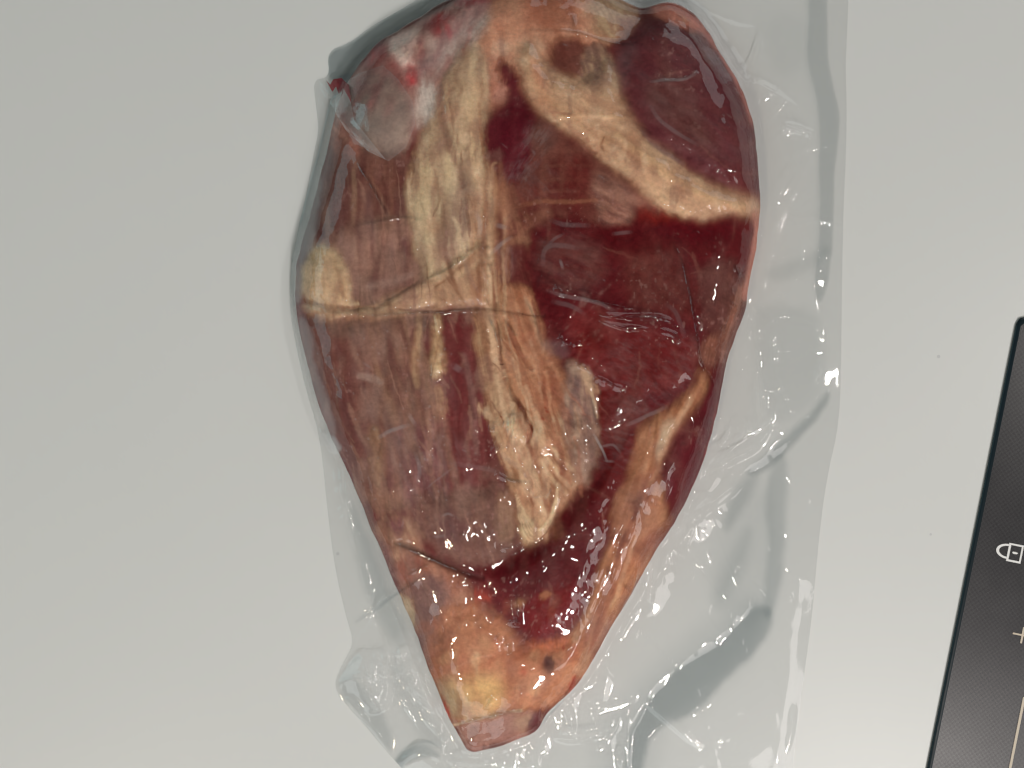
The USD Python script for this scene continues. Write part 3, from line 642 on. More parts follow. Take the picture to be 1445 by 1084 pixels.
# orientation check: outward (up on top)
a, b, c_ = V[TRI[0, 0]], V[TRI[0, 1]], V[TRI[0, 2]]
if np.cross(b - a, c_ - a)[2] < 0:
    TRI = TRI[:, ::-1]
NN = vnormals(V, TRI)
fp = np.median(PP[TRI], axis=1).astype(int)
xform('/World/meat_joint', label='dark red raw joint of meat with cream fat sealed in clear film', category='meat')
count = {}
for p in range(len(PARTS)):
    sel = TRI[fp == p]
    if len(sel) < 40: continue
    nm = PARTS[p]; k = count.get(nm, 0); count[nm] = k + 1
    ids, inv = np.unique(sel, return_inverse=True)
    kw = {'label': LABEL[p]} if p in LABEL else {}
    mesh_raw('/World/meat_joint/' + nm + ('_%03d' % k if k else ''), V[ids], inv.reshape(sel.shape), NN[ids], M_fat if p in FATTY else M_muscle, cols=CC[ids], **kw)

# ------------------------------------------------------------------ bag film
BAG = [(1198,-90),(1197,20),(1193,90),(1195,150),(1194,220),(1190,300),(1188,420),(1187,520),(1184,600),(1170,660),(1160,720),(1152,800),(1145,880),(1131,980),(1121,1060),(1112,1140),
       (900,1180),(700,1150),(600,1120),(548,1064),(520,1030),(495,1002),(468,970),(486,930),(500,908),(488,870),(472,800),(462,720),(454,640),(447,600),(434,560),(418,492),(408,432),(410,380),(420,325),(432,275),
       (443,215),(450,185),(446,150),(441,112),(466,110),(461,72),(492,62),(520,40),(542,27),(575,8),(620,-20),(700,-60),(800,-80),(1000,-95)]
bc = chaikin(BAG, True, 2)
def ray_radius(poly, ang):
    p = poly - C; q = np.roll(p, -1, 0); dx, dy = np.cos(ang), np.sin(ang); r = np.zeros(len(ang))
    for (x0, y0), (x1, y1) in zip(p, q):
        ex, ey = x1 - x0, y1 - y0; det = dx * (-ey) + dy * ex
        det = np.where(np.abs(det) < 1e-9, 1e-9, det)
        tt = (x0 * (-ey) + y0 * ex) / det; ss = (dx * y0 - dy * x0) / det
        ok = (ss >= 0) & (ss <= 1) & (tt > 0)
        r = np.where(ok & (tt > r), tt, r)
    return r
ang = np.arctan2(OP[:, 1] - C[1], OP[:, 0] - C[0]); rin = np.hypot(*(OP - C).T)
rb = np.maximum(ray_radius(bc, ang), rin + 6)
NO = 130
so = (np.arange(1, NO + 1) / NO)[:, None]
R2 = rin + so * (rb - rin)
FX = np.concatenate([X, (C[0] + R2 * np.cos(ang)).ravel()]); FY = np.concatenate([Y, (C[1] + R2 * np.sin(ang)).ravel()])
nm_ = NR * NT
ox, oy = FX[nm_:], FY[nm_:]
do, _ = seg_dist(ox, oy, ocs, True)
de, _ = seg_dist(ox, oy, bc[::2], True)

HZ = np.zeros(len(FX)); TH_SHADE = np.zeros(len(FX)); WR = np.zeros(len(FX))
wx = n2(FX, FY, 22, 22, 71, 3) - .5; wy = n2(FX, FY, 22, 22, 72, 3) - .5
def H(pts, amt, soft=6, warp=12, streak=None, arr=None):
    pts = chaikin(pts, True, 2); x0, y0 = pts.min(0) - 25; x1, y1 = pts.max(0) + 25
    k = np.where((FX > x0) & (FX < x1) & (FY > y0) & (FY < y1))[0]
    a = sstep(-soft, soft, sdf(FX[k] + warp * wx[k], FY[k] + warp * wy[k], pts))
    if streak: 
        seedc[0] += 7
        a = a * sstep(.35, .75, fibre(FX[k], FY[k], streak[0], streak[1], streak[2], seedc[0]))
    (HZ if arr is None else arr)[k] += amt * a
def HS(pts, w, amt, warp=4):
    pts = chaikin(pts, False, 2); x0, y0 = pts.min(0) - 20; x1, y1 = pts.max(0) + 20
    k = np.where((FX > x0) & (FX < x1) & (FY > y0) & (FY < y1))[0]
    d, t = seg_dist(FX[k] + warp * wx[k], FY[k] + warp * wy[k], pts, False)
    HZ[k] += amt * (1 - sstep(w * .3, w, d)) * np.sqrt(np.clip(np.sin(np.pi * np.clip(t, .02, .98)), 0, 1))
def W(pts, w, h, warp=4, sharp=True, haze=0.0, ends=True, th_shade=0.0):
    """a crease or ridge of the film"""
    pts = chaikin(pts, False, 2); x0, y0 = pts.min(0) - 6 * w - 10; x1, y1 = pts.max(0) + 6 * w + 10
    k = np.where((FX > x0) & (FX < x1) & (FY > y0) & (FY < y1))[0]
    d, t = seg_dist(FX[k] + warp * wx[k], FY[k] + warp * wy[k], pts, False)
    e = np.clip(np.sin(np.pi * np.clip(t, .0, 1)), 0, 1) ** .5 if ends else 1.0
    prof = np.exp(-d / w) if sharp else np.exp(-(d / w) ** 2)
    WR[k] += h * prof * e
    if th_shade: TH_SHADE[k] += th_shade * np.exp(-((d - .6) / 1.5) ** 2) * e
    if haze: HZ[k] += haze * np.exp(-(d / w) ** 2) * e

# base haze
HZ[:nm_] += .001
HZ[nm_:] += .02
# film lifting along the left edge, its grey sheen painted in as haze
H([(440,250),(455,225),(448,300),(446,340),(428,370),(424,430),(412,430),(408,380),(424,310)], .18, 5)
H([(420,445),(436,450),(446,520),(462,560),(480,640),(470,640),(446,570),(420,490)], .15, 4)
H([(447,608),(478,618),(484,636),(462,640)], .22, 3)
H([(430,300),(450,340),(440,360),(420,380)], .06, 5)
# hazy contact patches
H([(420,440),(640,440),(700,700),(600,800),(500,700)], .036, 40, 40, (85, 60, 20))
H([(440,240),(600,240),(600,440),(430,440)], .032, 30, 30, (90, 60, 20))
H([(870,40),(1000,40),(1060,180),(1060,270),(960,220),(880,140)], .022, 25, 40, (35, 40, 14))
H([(745,320),(850,320),(870,420),(760,420)], .022, 22, 30, (20, 30, 10))
H([(850,470),(980,460),(990,540),(900,600),(850,570)], .035, 18, 40, (30, 16, 6))
H([(900,350),(980,340),(990,440),(900,450)], .016, 18, 40, (80, 25, 9))
H([(760,480),(800,480),(805,500),(780,505)], .06, 6, 10)
H([(545,600),(660,600),(660,700),(550,700)], .045, 20, 30, (70, 22, 7))
H([(840,590),(900,590),(890,670),(840,670)], .035, 14, 30, (20, 14, 5))
H([(690,340),(725,345),(722,395),(698,395)], .05, 8, 10, (95, 16, 5))
H([(745,165),(775,165),(770,215),(745,260),(700,255),(735,210)], .05, 10, 16, (120, 18, 5))
H([(730,230),(790,240),(780,290),(735,280)], .035, 10, 20, (60, 18, 6))
H([(850,120),(880,60),(900,60),(880,140)], .03, 10)
H([(560,690),(700,700),(720,770),(640,790),(580,760)], .02, 20, 30, (60, 30, 8))
H([(700,800),(830,740),(840,800),(740,840)], .010, 20, 30, (60, 20, 8))
# bag corner, upper left: milky film over bone
H([(478,130),(540,60),(650,-10),(700,0),(640,70),(600,180),(550,220)], .03, 14, 16, (120, 40, 14))
H([(660,0),(690,0),(690,25),(640,70),(590,115),(585,90)], .08, 9)
H([(700,52),(715,58),(716,80),(706,80)], .05, 4)
rs = np.random.RandomState(5)
for _ in range(70):        # short rub marks and tiny bubbles
    x, y = rs.uniform(430, 1060), rs.uniform(60, 960); l = rs.uniform(2, 13); a_ = math.radians(rs.normal(70, 45))
    HS([(x, y), (x + l * .5 * math.cos(a_) + 1, y + l * .5 * math.sin(a_)), (x + l * math.cos(a_), y + l * math.sin(a_))], rs.uniform(1.2, 2.6), rs.uniform(.015, .06))
for _ in range(60):
    x, y = rs.uniform(440, 640), rs.uniform(440, 720)
    HS([(x, y), (x + 2, y + 1)], rs.uniform(1.5, 3.2), rs.uniform(.04, .12))
for pts, w, a_ in (
    ([(918,115),(940,112),(968,113),(985,102)], 3, .12), ([(918,150),(930,170),(950,185),(985,205)], 4, .07),
    ([(766,372),(768,352),(785,344),(815,350)], 5, .07), ([(775,345),(785,335),(795,330)], 3, .07), ([(790,368),(794,380)], 3, .14),
    ([(772,410),(800,420),(838,424),(870,440)], 4, .09), ([(780,426),(808,432),(824,442)], 5, .07), ([(779,312),(800,318),(830,318)], 5, .07),
    ([(700,318),(716,322)], 5, .12), ([(672,300),(678,315),(676,335)], 5, .14), ([(690,360),(705,345),(722,335)], 4, .12),
    ([(534,618),(555,606),(576,600)], 4, .14), ([(578,585),(586,600)], 4, .10), ([(586,640),(592,660),(590,680)], 4, .09), ([(600,690),(640,660)], 2, .06),
    ([(680,590),(688,575)], 5, .04), ([(838,614),(848,632),(856,650)], 2.5, .22), ([(846,632),(864,625),(876,640)], 2.5, .10), ([(852,650),(866,652)], 2.5, .10), ([(885,600),(905,590),(940,575)], 4, .10),
    ([(512,512),(525,520)], 3, .05), ([(640,516),(650,524)], 7, .10), ([(624,728),(632,724),(640,728)], 2.5, .10), ([(612,758),(628,756)], 3, .08),
    ([(706,640),(720,650),(735,660)], 6, .06), ([(640,655),(680,660),(706,668)], 5, .05), ([(770,705),(778,690)], 2, .09), ([(752,702),(765,700)], 2, .09),
    ([(1040,395),(1052,372)], 3, .05), ([(866,330),(890,328)], 4, .08), ([(940,430),(955,440),(965,475)], 5, .05)):
    HS(pts, w, a_)
# shadows of the lifted film painted as grey tint, plus the thicker weld band
H([(880,1100),(886,1050),(900,1012),(925,972),(968,935),(1015,905),(1055,868),(1072,850),(1092,862),(1088,890),(1062,925),(1012,972),(987,1006),(932,1026),(914,1048),(907,1100)], .58, 6, 10, arr=TH_SHADE)
H([(840,1110),(850,1040),(880,990),(930,940),(990,890),(1040,850),(1080,840),(1080,900),(1000,990),(930,1030),(915,1110)], .26, 26, 20, arr=TH_SHADE)
H([(1000,760),(1060,690),(1100,690),(1098,860),(1060,880),(1010,860)], .16, 24, 20, arr=TH_SHADE)
H([(1075,870),(1085,780),(1080,700),(1090,650),(1110,632),(1112,700),(1108,790),(1094,870)], .38, 7, 8, arr=TH_SHADE)
H([(1050,668),(1085,640),(1130,600),(1160,565),(1170,548),(1172,565),(1150,595),(1112,640),(1070,672)], .6, 5, 6, arr=TH_SHADE)
H([(1030,700),(1060,665),(1075,672),(1050,720),(1020,760)], .4, 9, 8, arr=TH_SHADE)
H([(1000,850),(1040,770),(1060,740),(1056,790),(1022,860)], .30, 14, 8, arr=TH_SHADE)
H([(1141,-60),(1141,42),(1138,84),(1153,135),(1158,190),(1156,240),(1158,330),(1150,390),(1152,430),(1166,420),(1176,340),(1177,240),(1184,196),(1186,157),(1174,118),(1166,56),(1169,-60)], .42, 2.5, 4, arr=TH_SHADE)
H([(1060,440),(1090,430),(1160,440),(1164,520),(1160,560),(1110,600),(1080,590)], .16, 10, 8, arr=TH_SHADE)
H([(1075,380),(1150,360),(1165,345),(1172,360),(1140,385),(1090,400)], .2, 8, 8, arr=TH_SHADE)
H([(1080,20),(1140,20),(1140,100),(1090,110)], .10, 14, 8, arr=TH_SHADE)
H([(460,112),(463,72),(492,64),(540,28),(592,2),(640,-20),(650,2),(590,30),(535,62),(502,98),(488,118)], 1.0, 4, 4, arr=TH_SHADE)  # cast shadow outside the upper left edge, painted as tint
H([(443,114),(462,112),(476,130),(460,190),(448,240),(444,170)], .2, 4, 4, arr=TH_SHADE)
H([(440,250),(450,210),(446,290),(430,370),(424,440),(408,440),(410,370),(424,310)], .15, 6, 4, arr=TH_SHADE)
H([(490,690),(530,780),(560,850),(580,900),(560,920),(520,850),(500,770)], .45, 10, 8, arr=TH_SHADE)
H([(470,968),(500,950),(545,1010),(560,1070),(520,1030)], .35, 6, 8, arr=TH_SHADE)
H([(552,1090),(560,1066),(582,1052),(606,1052),(626,1070),(600,1068),(575,1076),(566,1090)], .8, 4, 5, arr=TH_SHADE)
H([(545,925),(575,950),(600,1000),(640,1060),(600,1050),(560,990)], .22, 10, 8, arr=TH_SHADE)
# ---- creases over the meat
from scipy.interpolate import LinearNDInterpolator
def facets(x, y, cell, amp, seed):
    # crumpled film: flat facets between sharp folds
    r_ = np.random.RandomState(seed)
    x0, x1, y0, y1 = x.min() - cell, x.max() + cell, y.min() - cell, y.max() + cell
    n_p = int((x1 - x0) * (y1 - y0) / cell ** 2)
    p = np.stack([r_.uniform(x0, x1, n_p), r_.uniform(y0, y1, n_p)], 1)
    p = np.vstack([p, [[x0 - cell, y0 - cell], [x1 + cell, y0 - cell], [x0 - cell, y1 + cell], [x1 + cell, y1 + cell]]])
    return LinearNDInterpolator(p, r_.uniform(0, amp, len(p)))(x, y)
for a_ in (
    ([(430,436),(520,446),(600,440),(690,434),(740,446),(772,448)], 2.2, 2.6), ([(740,43),(809,42),(861,62),(903,62)], 2.4, 2.6), ([(808,20),(810,42)], 2, 2),
    ([(946,340),(960,360),(974,410),(984,470),(988,510),(1000,530),(1012,548)], 2.2, 3.6), ([(496,322),(521,314),(574,304),(600,312)], 2.0, 2.2), ([(505,230),(525,262),(548,305)], 1.8, 2.0),
    ([(590,400),(640,376),(678,345)], 2.2, 2.2), ([(500,440),(560,418),(600,390)], 2.0, 1.6), ([(555,767),(596,781),(650,806),(690,816)], 2.4, 2.4),
    ([(738,418),(752,442),(760,470),(767,490)], 1.8, 1.8), ([(760,385),(800,410),(850,430),(930,440)], 2.2, 2.2), ([(838,440),(860,448),(940,446),(955,462)], 2.4, 3.4), ([(845,452),(870,462),(918,464)], 2.2, 2.8),
    ([(930,464),(955,470),(960,485)], 4, 2.0), ([(790,472),(797,486)], 1.8, 2.2), ([(805,488),(820,482)], 1.6, 2.0), ([(840,530),(860,540),(880,548)], 2.6, 3.2), ([(812,515),(824,516),(834,528)], 2, 2.4),
    ([(690,604),(700,604)], 2.4, 3.2), ([(698,630),(706,634)], 2.0, 3.0), ([(700,668),(716,676),(745,680)], 2.2, 2.6), ([(706,774),(722,772),(736,768)], 4.0, 4.2),
    ([(728,836),(731,860),(730,882)], 4.0, 3.8), ([(718,876),(736,876)], 3.0, 2.6), ([(700,895),(702,900)], 2.4, 2.8), ([(712,910),(722,912)], 2.4, 2.8), ([(683,1000),(690,992),(694,984)], 2.6, 3.0),
    ([(642,1024),(690,1012),(740,1002)], 2.0, 2.2), ([(758,1030),(800,980),(815,950)], 1.8, 1.8), ([(1035,372),(1045,392)], 2, 2.4), ([(836,560),(842,600)], 1.8, 1.8),
    ([(690,446),(700,470),(706,490)], 2, 1.8), ([(712,452),(730,476)], 2, 1.6), ([(783,402),(790,410),(797,418)], 2, 2.6), ([(805,408),(830,410),(836,420)], 3, 1.8),
    ([(918,114),(960,114),(985,102)], 2.4, 1.6), ([(575,812),(600,798),(606,794)], 1.8, 1.8), ([(500,880),(560,838),(600,812)], 1.6, 1.8)):
    W(*a_, th_shade=.75)  # dark fold shadows painted into the film along each crease
for pts_ in ([(838,441),(880,447),(940,447),(955,460)], [(846,453),(880,462),(918,467)], [(838,532),(848,537),(858,541)], [(864,545),(872,548),(884,550)], [(728,834),(732,858),(730,882)], [(714,877),(726,879),(738,878)],
             [(706,775),(722,773),(738,767)], [(683,1001),(689,994),(695,985)], [(697,628),(702,630),(707,632)], [(690,604),(695,604),(701,605)], [(698,668),(706,672),(716,676)], [(1036,374),(1041,384),(1045,394)], [(700,893),(703,900),(704,906)], [(712,908),(717,914),(719,922)],
             [(783,404),(788,410),(796,418)], [(790,474),(795,482),(797,488)], [(806,488),(813,486),(820,482)], [(812,515),(822,516),(830,520)], [(926,466),(948,470),(960,482)]):
    W(pts_, 4.6, 2.8, 1.5, sharp=False)
# ---- ridges of the loose film
for a_ in (
    ([(1076,60),(1066,100),(1046,130)], 3, 5), ([(1090,0),(1084,50),(1060,100),(1045,140)], 2.4, 4), ([(1046,112),(1085,125),(1130,155)], 3.5, 5), ([(1148,185),(1120,240),(1085,300)], 2.8, 5.5),
    ([(1154,200),(1130,250),(1100,310),(1080,380)], 1.8, 3.5), ([(1105,178),(1130,183),(1152,192)], 4, 5), ([(1060,430),(1066,500),(1072,550),(1075,600)], 2.6, 6), ([(1078,520),(1080,560),(1076,606)], 2.2, 5),
    ([(994,664),(1020,640),(1050,605),(1056,595)], 2.4, 6), ([(996,666),(1040,646),(1070,628),(1090,600)], 2.4, 6), ([(996,666),(998,680)], 2, 4), ([(938,748),(980,724),(1010,705),(1045,676)], 2.4, 6),
    ([(940,750),(975,742),(1000,718),(1030,700),(1056,668)], 2.0, 5), ([(936,752),(955,752),(968,726)], 2.4, 5), ([(925,775),(922,800),(918,830),(919,850)], 2.8, 6), ([(900,800),(895,830),(880,850),(868,880)], 2.2, 4.5),
    ([(910,850),(892,868),(872,905)], 2.4, 4), ([(905,985),(930,1008),(960,1032),(990,1056)], 2.4, 5), ([(790,984),(805,1005),(808,1030)], 2.4, 5), ([(780,1040),(810,1044),(855,1036)], 3.0, 5), ([(875,1060),(880,1084)], 2.4, 5),
    ([(790,1035),(812,1032)], 3, 4), ([(1122,1000),(1118,1030),(1110,1060)], 2.0, 3), ([(1010,1056),(1030,1040)], 2, 2), ([(1160,270),(1150,330),(1160,380)], 3, 3), ([(1120,300),(1135,360),(1110,420)], 4, 3),
    ([(1085,440),(1130,450),(1160,470)], 3, 3), ([(1090,470),(1095,540),(1120,590)], 3, 3),
    ([(1160,505),(1155,530),(1150,540)], 4, 5), ([(1060,560),(1100,545),(1150,540)], 3, 2.5), ([(1000,20),(1040,40),(1075,40)], 3, 3),
    ([(508,905),(540,935),(560,980),(600,1040)], 3, 3), ([(545,918),(546,940),(540,955)], 2.6, 6), ([(552,955),(580,940),(595,925)], 2.0, 5), ([(585,955),(575,970)], 2.4, 5), ([(508,952),(520,980),(534,1000)], 4, 7),
    ([(468,972),(500,955),(540,958)], 2.4, 5), ([(490,985),(506,1004),(520,1018)], 4, 6), ([(470,970),(520,1020),(550,1062)], 2, 3), ([(528,922),(536,924)], 2.4, 4), ([(515,862),(540,845),(556,838)], 1.6, 3),
    ([(600,965),(612,985),(622,1010)], 3, 4), ([(592,1000),(604,1020),(630,1050)], 3, 4), ([(590,1062),(640,1075),(690,1080)], 4, 5), ([(560,900),(575,960),(600,1000)], 4, 4),
    ([(470,660),(500,760),(520,850)], 4, 3), ([(452,650),(476,800),(495,900)], 3, 2), ([(850,930),(870,960),(905,985)], 3, 3), ([(820,1000),(860,1000),(900,985)], 3, 3), ([(840,1060),(870,1030),(875,1010)], 4, 3),
    ([(443,140),(444,150)], 2, 4), ([(470,72),(495,62)], 2, 3), ([(468,150),(500,190),(540,222)], 2, 4)):
    W(*a_, 3)
for pts_, w_, h_ in (([(488,984),(500,1000),(512,1014)], 5, 5), ([(508,950),(516,972),(530,1000)], 5, 5), ([(540,920),(543,940),(538,956)], 4, 4), ([(552,955),(578,940),(594,926)], 4, 4), ([(584,956),(574,972)], 4, 3.5),
        ([(996,664),(1022,640),(1056,596)], 4.5, 4.5), ([(1000,664),(1040,646),(1072,626)], 4.5, 4.5), ([(940,748),(980,724),(1045,676)], 4.5, 4.5), ([(936,752),(958,748),(968,726)], 4.5, 4), ([(924,776),(921,800),(918,850)], 4.5, 4.5),
        ([(1072,545),(1075,606)], 4, 4.5), ([(905,985),(945,1018),(990,1056)], 4, 4), ([(792,986),(805,1006),(808,1030)], 4, 4), ([(782,1042),(815,1044),(856,1036)], 4.5, 4.5), ([(790,1034),(812,1032)], 5, 4), ([(874,1060),(880,1086)], 4, 4),
        ([(1150,535),(1158,520)], 5, 4), ([(1104,178),(1128,184),(1150,194)], 5, 4), ([(1046,112),(1060,100),(1082,40)], 3.5, 3.5), ([(640,1076),(700,1080)], 5, 4), ([(1122,1000),(1117,1030)], 3, 3)):
    W(pts_, w_, h_, 5, sharp=False)
rc_ = np.random.RandomState(91)
for k in range(95):     # thin sharp creases running out from the meat
    t_ = rc_.randint(NT); p_ = OP[t_]; d_ = (p_ - C) / np.linalg.norm(p_ - C); wdt = rb[t_] - rin[t_]
    if wdt < 14: continue
    a0 = rc_.uniform(.02, .5) * wdt; a1 = a0 + rc_.uniform(.2, .6) * wdt; tn = np.array([-d_[1], d_[0]]) * rc_.normal(0, .35) * (a1 - a0)
    q0, q1 = p_ + d_ * a0, p_ + d_ * a1 + tn
    W([tuple(q0), tuple((q0 + q1) / 2 + rc_.normal(0, 2.5, 2)), tuple(q1)], rc_.uniform(.9, 1.7), rc_.uniform(.8, 2.6), 2, haze=rc_.uniform(.0, .07))
for k in range(34):
    cx_, cy_ = [(520, 970), (560, 960), (960, 740), (1060, 600), (830, 1020), (640, 1074)][k % 6]; x, y = cx_ + rc_.normal(0, 22), cy_ + rc_.normal(0, 22); a_ = rc_.uniform(0, math.pi); l = rc_.uniform(12, 42)
    W([(x, y), (x + l * .5 * math.cos(a_) + 2, y + l * .5 * math.sin(a_)), (x + l * math.cos(a_), y + l * math.sin(a_))], rc_.uniform(1.0, 1.8), rc_.uniform(1.2, 3.2), 2, haze=rc_.uniform(0, .08))
# ---- loose film height
we = 12 + 26 * sstep(0.2, 0.9, np.cos(np.arctan2(oy - C[1], ox - C[0])))
zs_o = np.tile(Zg[-1], NO)
LIFT = np.zeros(len(ox))
def lift(pts, h, soft, warp=10):
    pts = chaikin(pts, True, 2)
    d = sdf(ox + warp * wx[nm_:], oy + warp * wy[nm_:], pts)
    LIFT[:] = np.maximum(LIFT, h * sstep(-soft * .15, soft, d))
lift([(1060,120),(1068,-60),(1168,-60),(1167,60),(1175,118),(1186,157),(1182,196),(1176,238),(1176,300),(1174,345),(1160,420),(1166,470),(1160,520),(1170,560),(1150,592),(1112,640),(1030,690),(1000,640),(1080,300)], 2.5, 14)
lift([(1112,632),(1104,700),(1108,780),(1094,862),(1064,912),(1010,962),(985,1002),(932,1012),(897,1042),(880,1100),(780,1120),(800,1000),(900,830),(960,740),(1040,660)], 1.0, 30)
lift([(545,1130),(556,1075),(580,1052),(606,1052),(628,1070),(660,1130)], 10, 8)
lift([(476,640),(490,660),(540,800),(600,960),(620,1020),(560,960),(535,880),(500,800),(478,700)], 8, 9)
lift([(445,112),(460,76),(540,30),(620,0),(560,50),(500,100),(470,150)], 8, 6)
lift([(468,972),(500,912),(550,930),(560,990),(520,1020)], 7, 10)
zo = 1.2 + (zs_o + 1.0 - 1.2) * np.clip(1 - do / we, 0, 1) ** 2.2
zo = np.maximum(zo, LIFT * np.clip(de / 30, 0, 1) + 1.2)
fl = np.clip(de / 26, 0, 1)
zo += fl * (1.5 * np.abs(n2(ox, oy, 90, 90, 81, 1) - .5) + 1.0 * np.abs(n2(ox, oy, 30, 30, 82, 1) - .5)) + .8 * np.abs(n2(ox, oy, 50, 50, 83, 1) - .5)
# ---- film over the meat: follows it, bridging the grooves
zf = gaussian_filter(Zg, (11, 11), mode=('nearest', 'wrap'))
zf = np.maximum(zf + .8, Zg + .9).ravel()
FZ = np.concatenate([zf, zo])
crinkle = .6 * (np.abs(n2(FX, FY, 46, 30, 91, 2) - .5) * 2) + .5 * (1 - np.abs(n2(FX, FY, 26, 38, 92, 3) * 2 - 1)) ** 3
FZ = FZ + np.maximum(WR, -.4) * np.concatenate([np.ones(nm_), np.clip(de / 5, 0.1, 1)]) + crinkle * np.concatenate([np.full(nm_, .8), .05 * np.clip(de / 10, 0, 1)])
tho = np.tile(ang, NO) * 420; rdo = np.hypot(ox - C[0], oy - C[1])
fo = facets(tho, rdo * .42, 26, 5.0, 21) + facets(tho, rdo * .7, 13, 1.5, 22) * sstep(.45, .6, n2(ox, oy, 70, 70, 88, 2))
near = .75 + .8 * sstep(60, 10, do)
for cx_, cy_, rx_, am_ in ((520, 965, 60, 4.2), (700, 1060, 90, 3.0), (830, 1010, 60, 3.0), (960, 735, 60, 3.5), (1060, 600, 60, 3.0), (910, 830, 50, 3.0), (1120, 190, 60, 2.0), (590, 980, 50, 3.5), (1050, 80, 50, 2.5)):
    g_ = np.exp(-((ox - cx_) ** 2 + (oy - cy_) ** 2) / rx_ ** 2)
    k_ = np.where(g_ > .03)[0]
    fo[k_] += g_[k_] * facets(ox[k_], oy[k_], 20, am_, 40 + int(cx_) % 17)
FZ[nm_:] += fo * near * (1 - np.clip(1.3 * TH_SHADE[nm_:], 0, .95)) * np.clip(de / 22, 0.02, 1) * sstep(0, 8, do)
fm = facets(X * .9 + Y * .3, Y * .55 - X * .2, 22, 1.3, 31) * sstep(.42, .62, n2(X, Y, 60, 60, 89, 2)) + facets(X, Y, 42, 1.6, 32)
FZ[:nm_] += fm * sstep(0, 12, D)
# weld strip and edge
wt = (1 - sstep(1.5, 4, de))
HZ[nm_:] += .02 * wt
FZg = gaussian_filter(FZ.reshape(NR + NO, NT), (.5, .5), mode=('nearest', 'wrap'))
FZ = FZg.ravel()
FV = P(FX, FY, FZ)
FF = np.concatenate([np.stack([r * NT + i, (r + 1) * NT + i, (r + 1) * NT + j, r * NT + j], 1) for r in range(NR + NO - 1)])
FF = np.vstack([FF[:, [0, 1, 2]], FF[:, [0, 2, 3]]])
FV = np.vstack([FV, P(C[0], C[1], FZg[0].mean())[None]])
FF = np.vstack([FF, np.stack([i, j, np.full(NT, len(FV) - 1)], 1)])
TINT = np.stack([np.clip(HZ, 0, .6), np.clip(TH_SHADE, 0, 1), np.zeros(len(HZ))], 1)
TINT = np.vstack([TINT, TINT[:1]])
xform('/World/vacuum_bag', label='clear wrinkled vacuum bag stretched around the raw meat', category='bag')
a, b, c_ = FV[FF[0]]
if np.cross(b - a, c_ - a)[2] < 0: FF = FF[:, ::-1]
FN = vnormals(FV, FF)
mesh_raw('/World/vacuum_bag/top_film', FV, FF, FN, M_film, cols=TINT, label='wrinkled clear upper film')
# back film: lies on the worktop
rbk = rb * 1.0
nb = 6
bv = [P(C[0], C[1], .5)[None]]; 
for k in range(1, nb + 1):
    r = rbk * k / nb
    bv.append(P(C[0] + r * np.cos(ang), C[1] + r * np.sin(ang), .5))
bv = np.vstack(bv)
bf = [np.stack([np.zeros(NT, int), 1 + j, 1 + i], 1)]
for k in range(nb - 1):
    o1, o2 = 1 + k * NT, 1 + (k + 1) * NT
    bf += [np.stack([o1 + i, o1 + j, o2 + i], 1), np.stack([o1 + j, o2 + j, o2 + i], 1)]
bf = np.vstack(bf)
a, b, c_ = bv[bf[0]]
if np.cross(b - a, c_ - a)[2] < 0: bf = bf[:, ::-1]
mesh_raw('/World/vacuum_bag/back_film', bv, bf, vnormals(bv, bf), M_film, cols=np.tile([[.03, 0, 0]], (len(bv), 1)), label='flat clear under film')

# folded flap of film lying over the bone corner
tree = cKDTree(np.stack([FX, FY], 1))
def flap(name, pts, dz, haze, label, step=3.0, curl=0):
    pl = Polygon(pts)
    x0, y0, x1, y1 = pl.bounds
    gx, gy = np.meshgrid(np.arange(x0, x1 + step, step), np.arange(y0, y1 + step, step))
    bpts = np.array([pl.exterior.interpolate(q).coords[0] for q in np.arange(0, pl.length, step)])
    inner = pl.buffer(-step * .6)
    g = np.stack([gx.ravel(), gy.ravel()], 1)
    g = g[inside(g[:, 0], g[:, 1], np.array(inner.exterior.coords))]
    pts2 = np.vstack([bpts, g])
    from scipy.spatial import Delaunay
    tr = Delaunay(pts2).simplices
    cen = pts2[tr].mean(1); tr = tr[inside(cen[:, 0], cen[:, 1], np.array(pl.exterior.coords))]
    _, idx = tree.query(pts2, k=12)
    zz = FZ[idx].max(1) + dz
    dd, _ = seg_dist(pts2[:, 0], pts2[:, 1], np.array(pl.exterior.coords)[:-1], True)
    zz = zz + curl * (1 - sstep(0, 10, dd)) + 1.5 * (n2(pts2[:, 0], pts2[:, 1], 26, 26, 7, 2) - .5)
    v = P(pts2[:, 0], pts2[:, 1], zz)
    a, b, c_ = v[tr[0]]
    nrm = np.cross(v[tr[:, 1]] - v[tr[:, 0]], v[tr[:, 2]] - v[tr[:, 0]])[:, 2]
    tr[nrm < 0] = tr[nrm < 0][:, ::-1]
    hz = haze * (.6 + .8 * n2(pts2[:, 0], pts2[:, 1], 30, 30, 8, 3)) + .12 * (1 - sstep(0, 2, dd)) * .3
    mesh_raw('/World/vacuum_bag/' + name, v, tr, vnormals(v, tr), M_film, cols=np.stack([hz, hz * 0, hz * 0], 1), label=label)
flap('folded_flap', [(468,150),(480,122),(505,104),(540,92),(562,112),(582,142),(586,176),(573,208),(548,228),(518,206),(494,182)], 2.0, .05, 'grey folded flap of film over the bone corner', curl=0.0)
flap('folded_flap_001', [(462,118),(478,112),(494,140),(500,170),(545,226),(520,214),(488,184),(466,146)], 3.0, .12, 'narrow folded film strip with a reddish tip', curl=0.0)

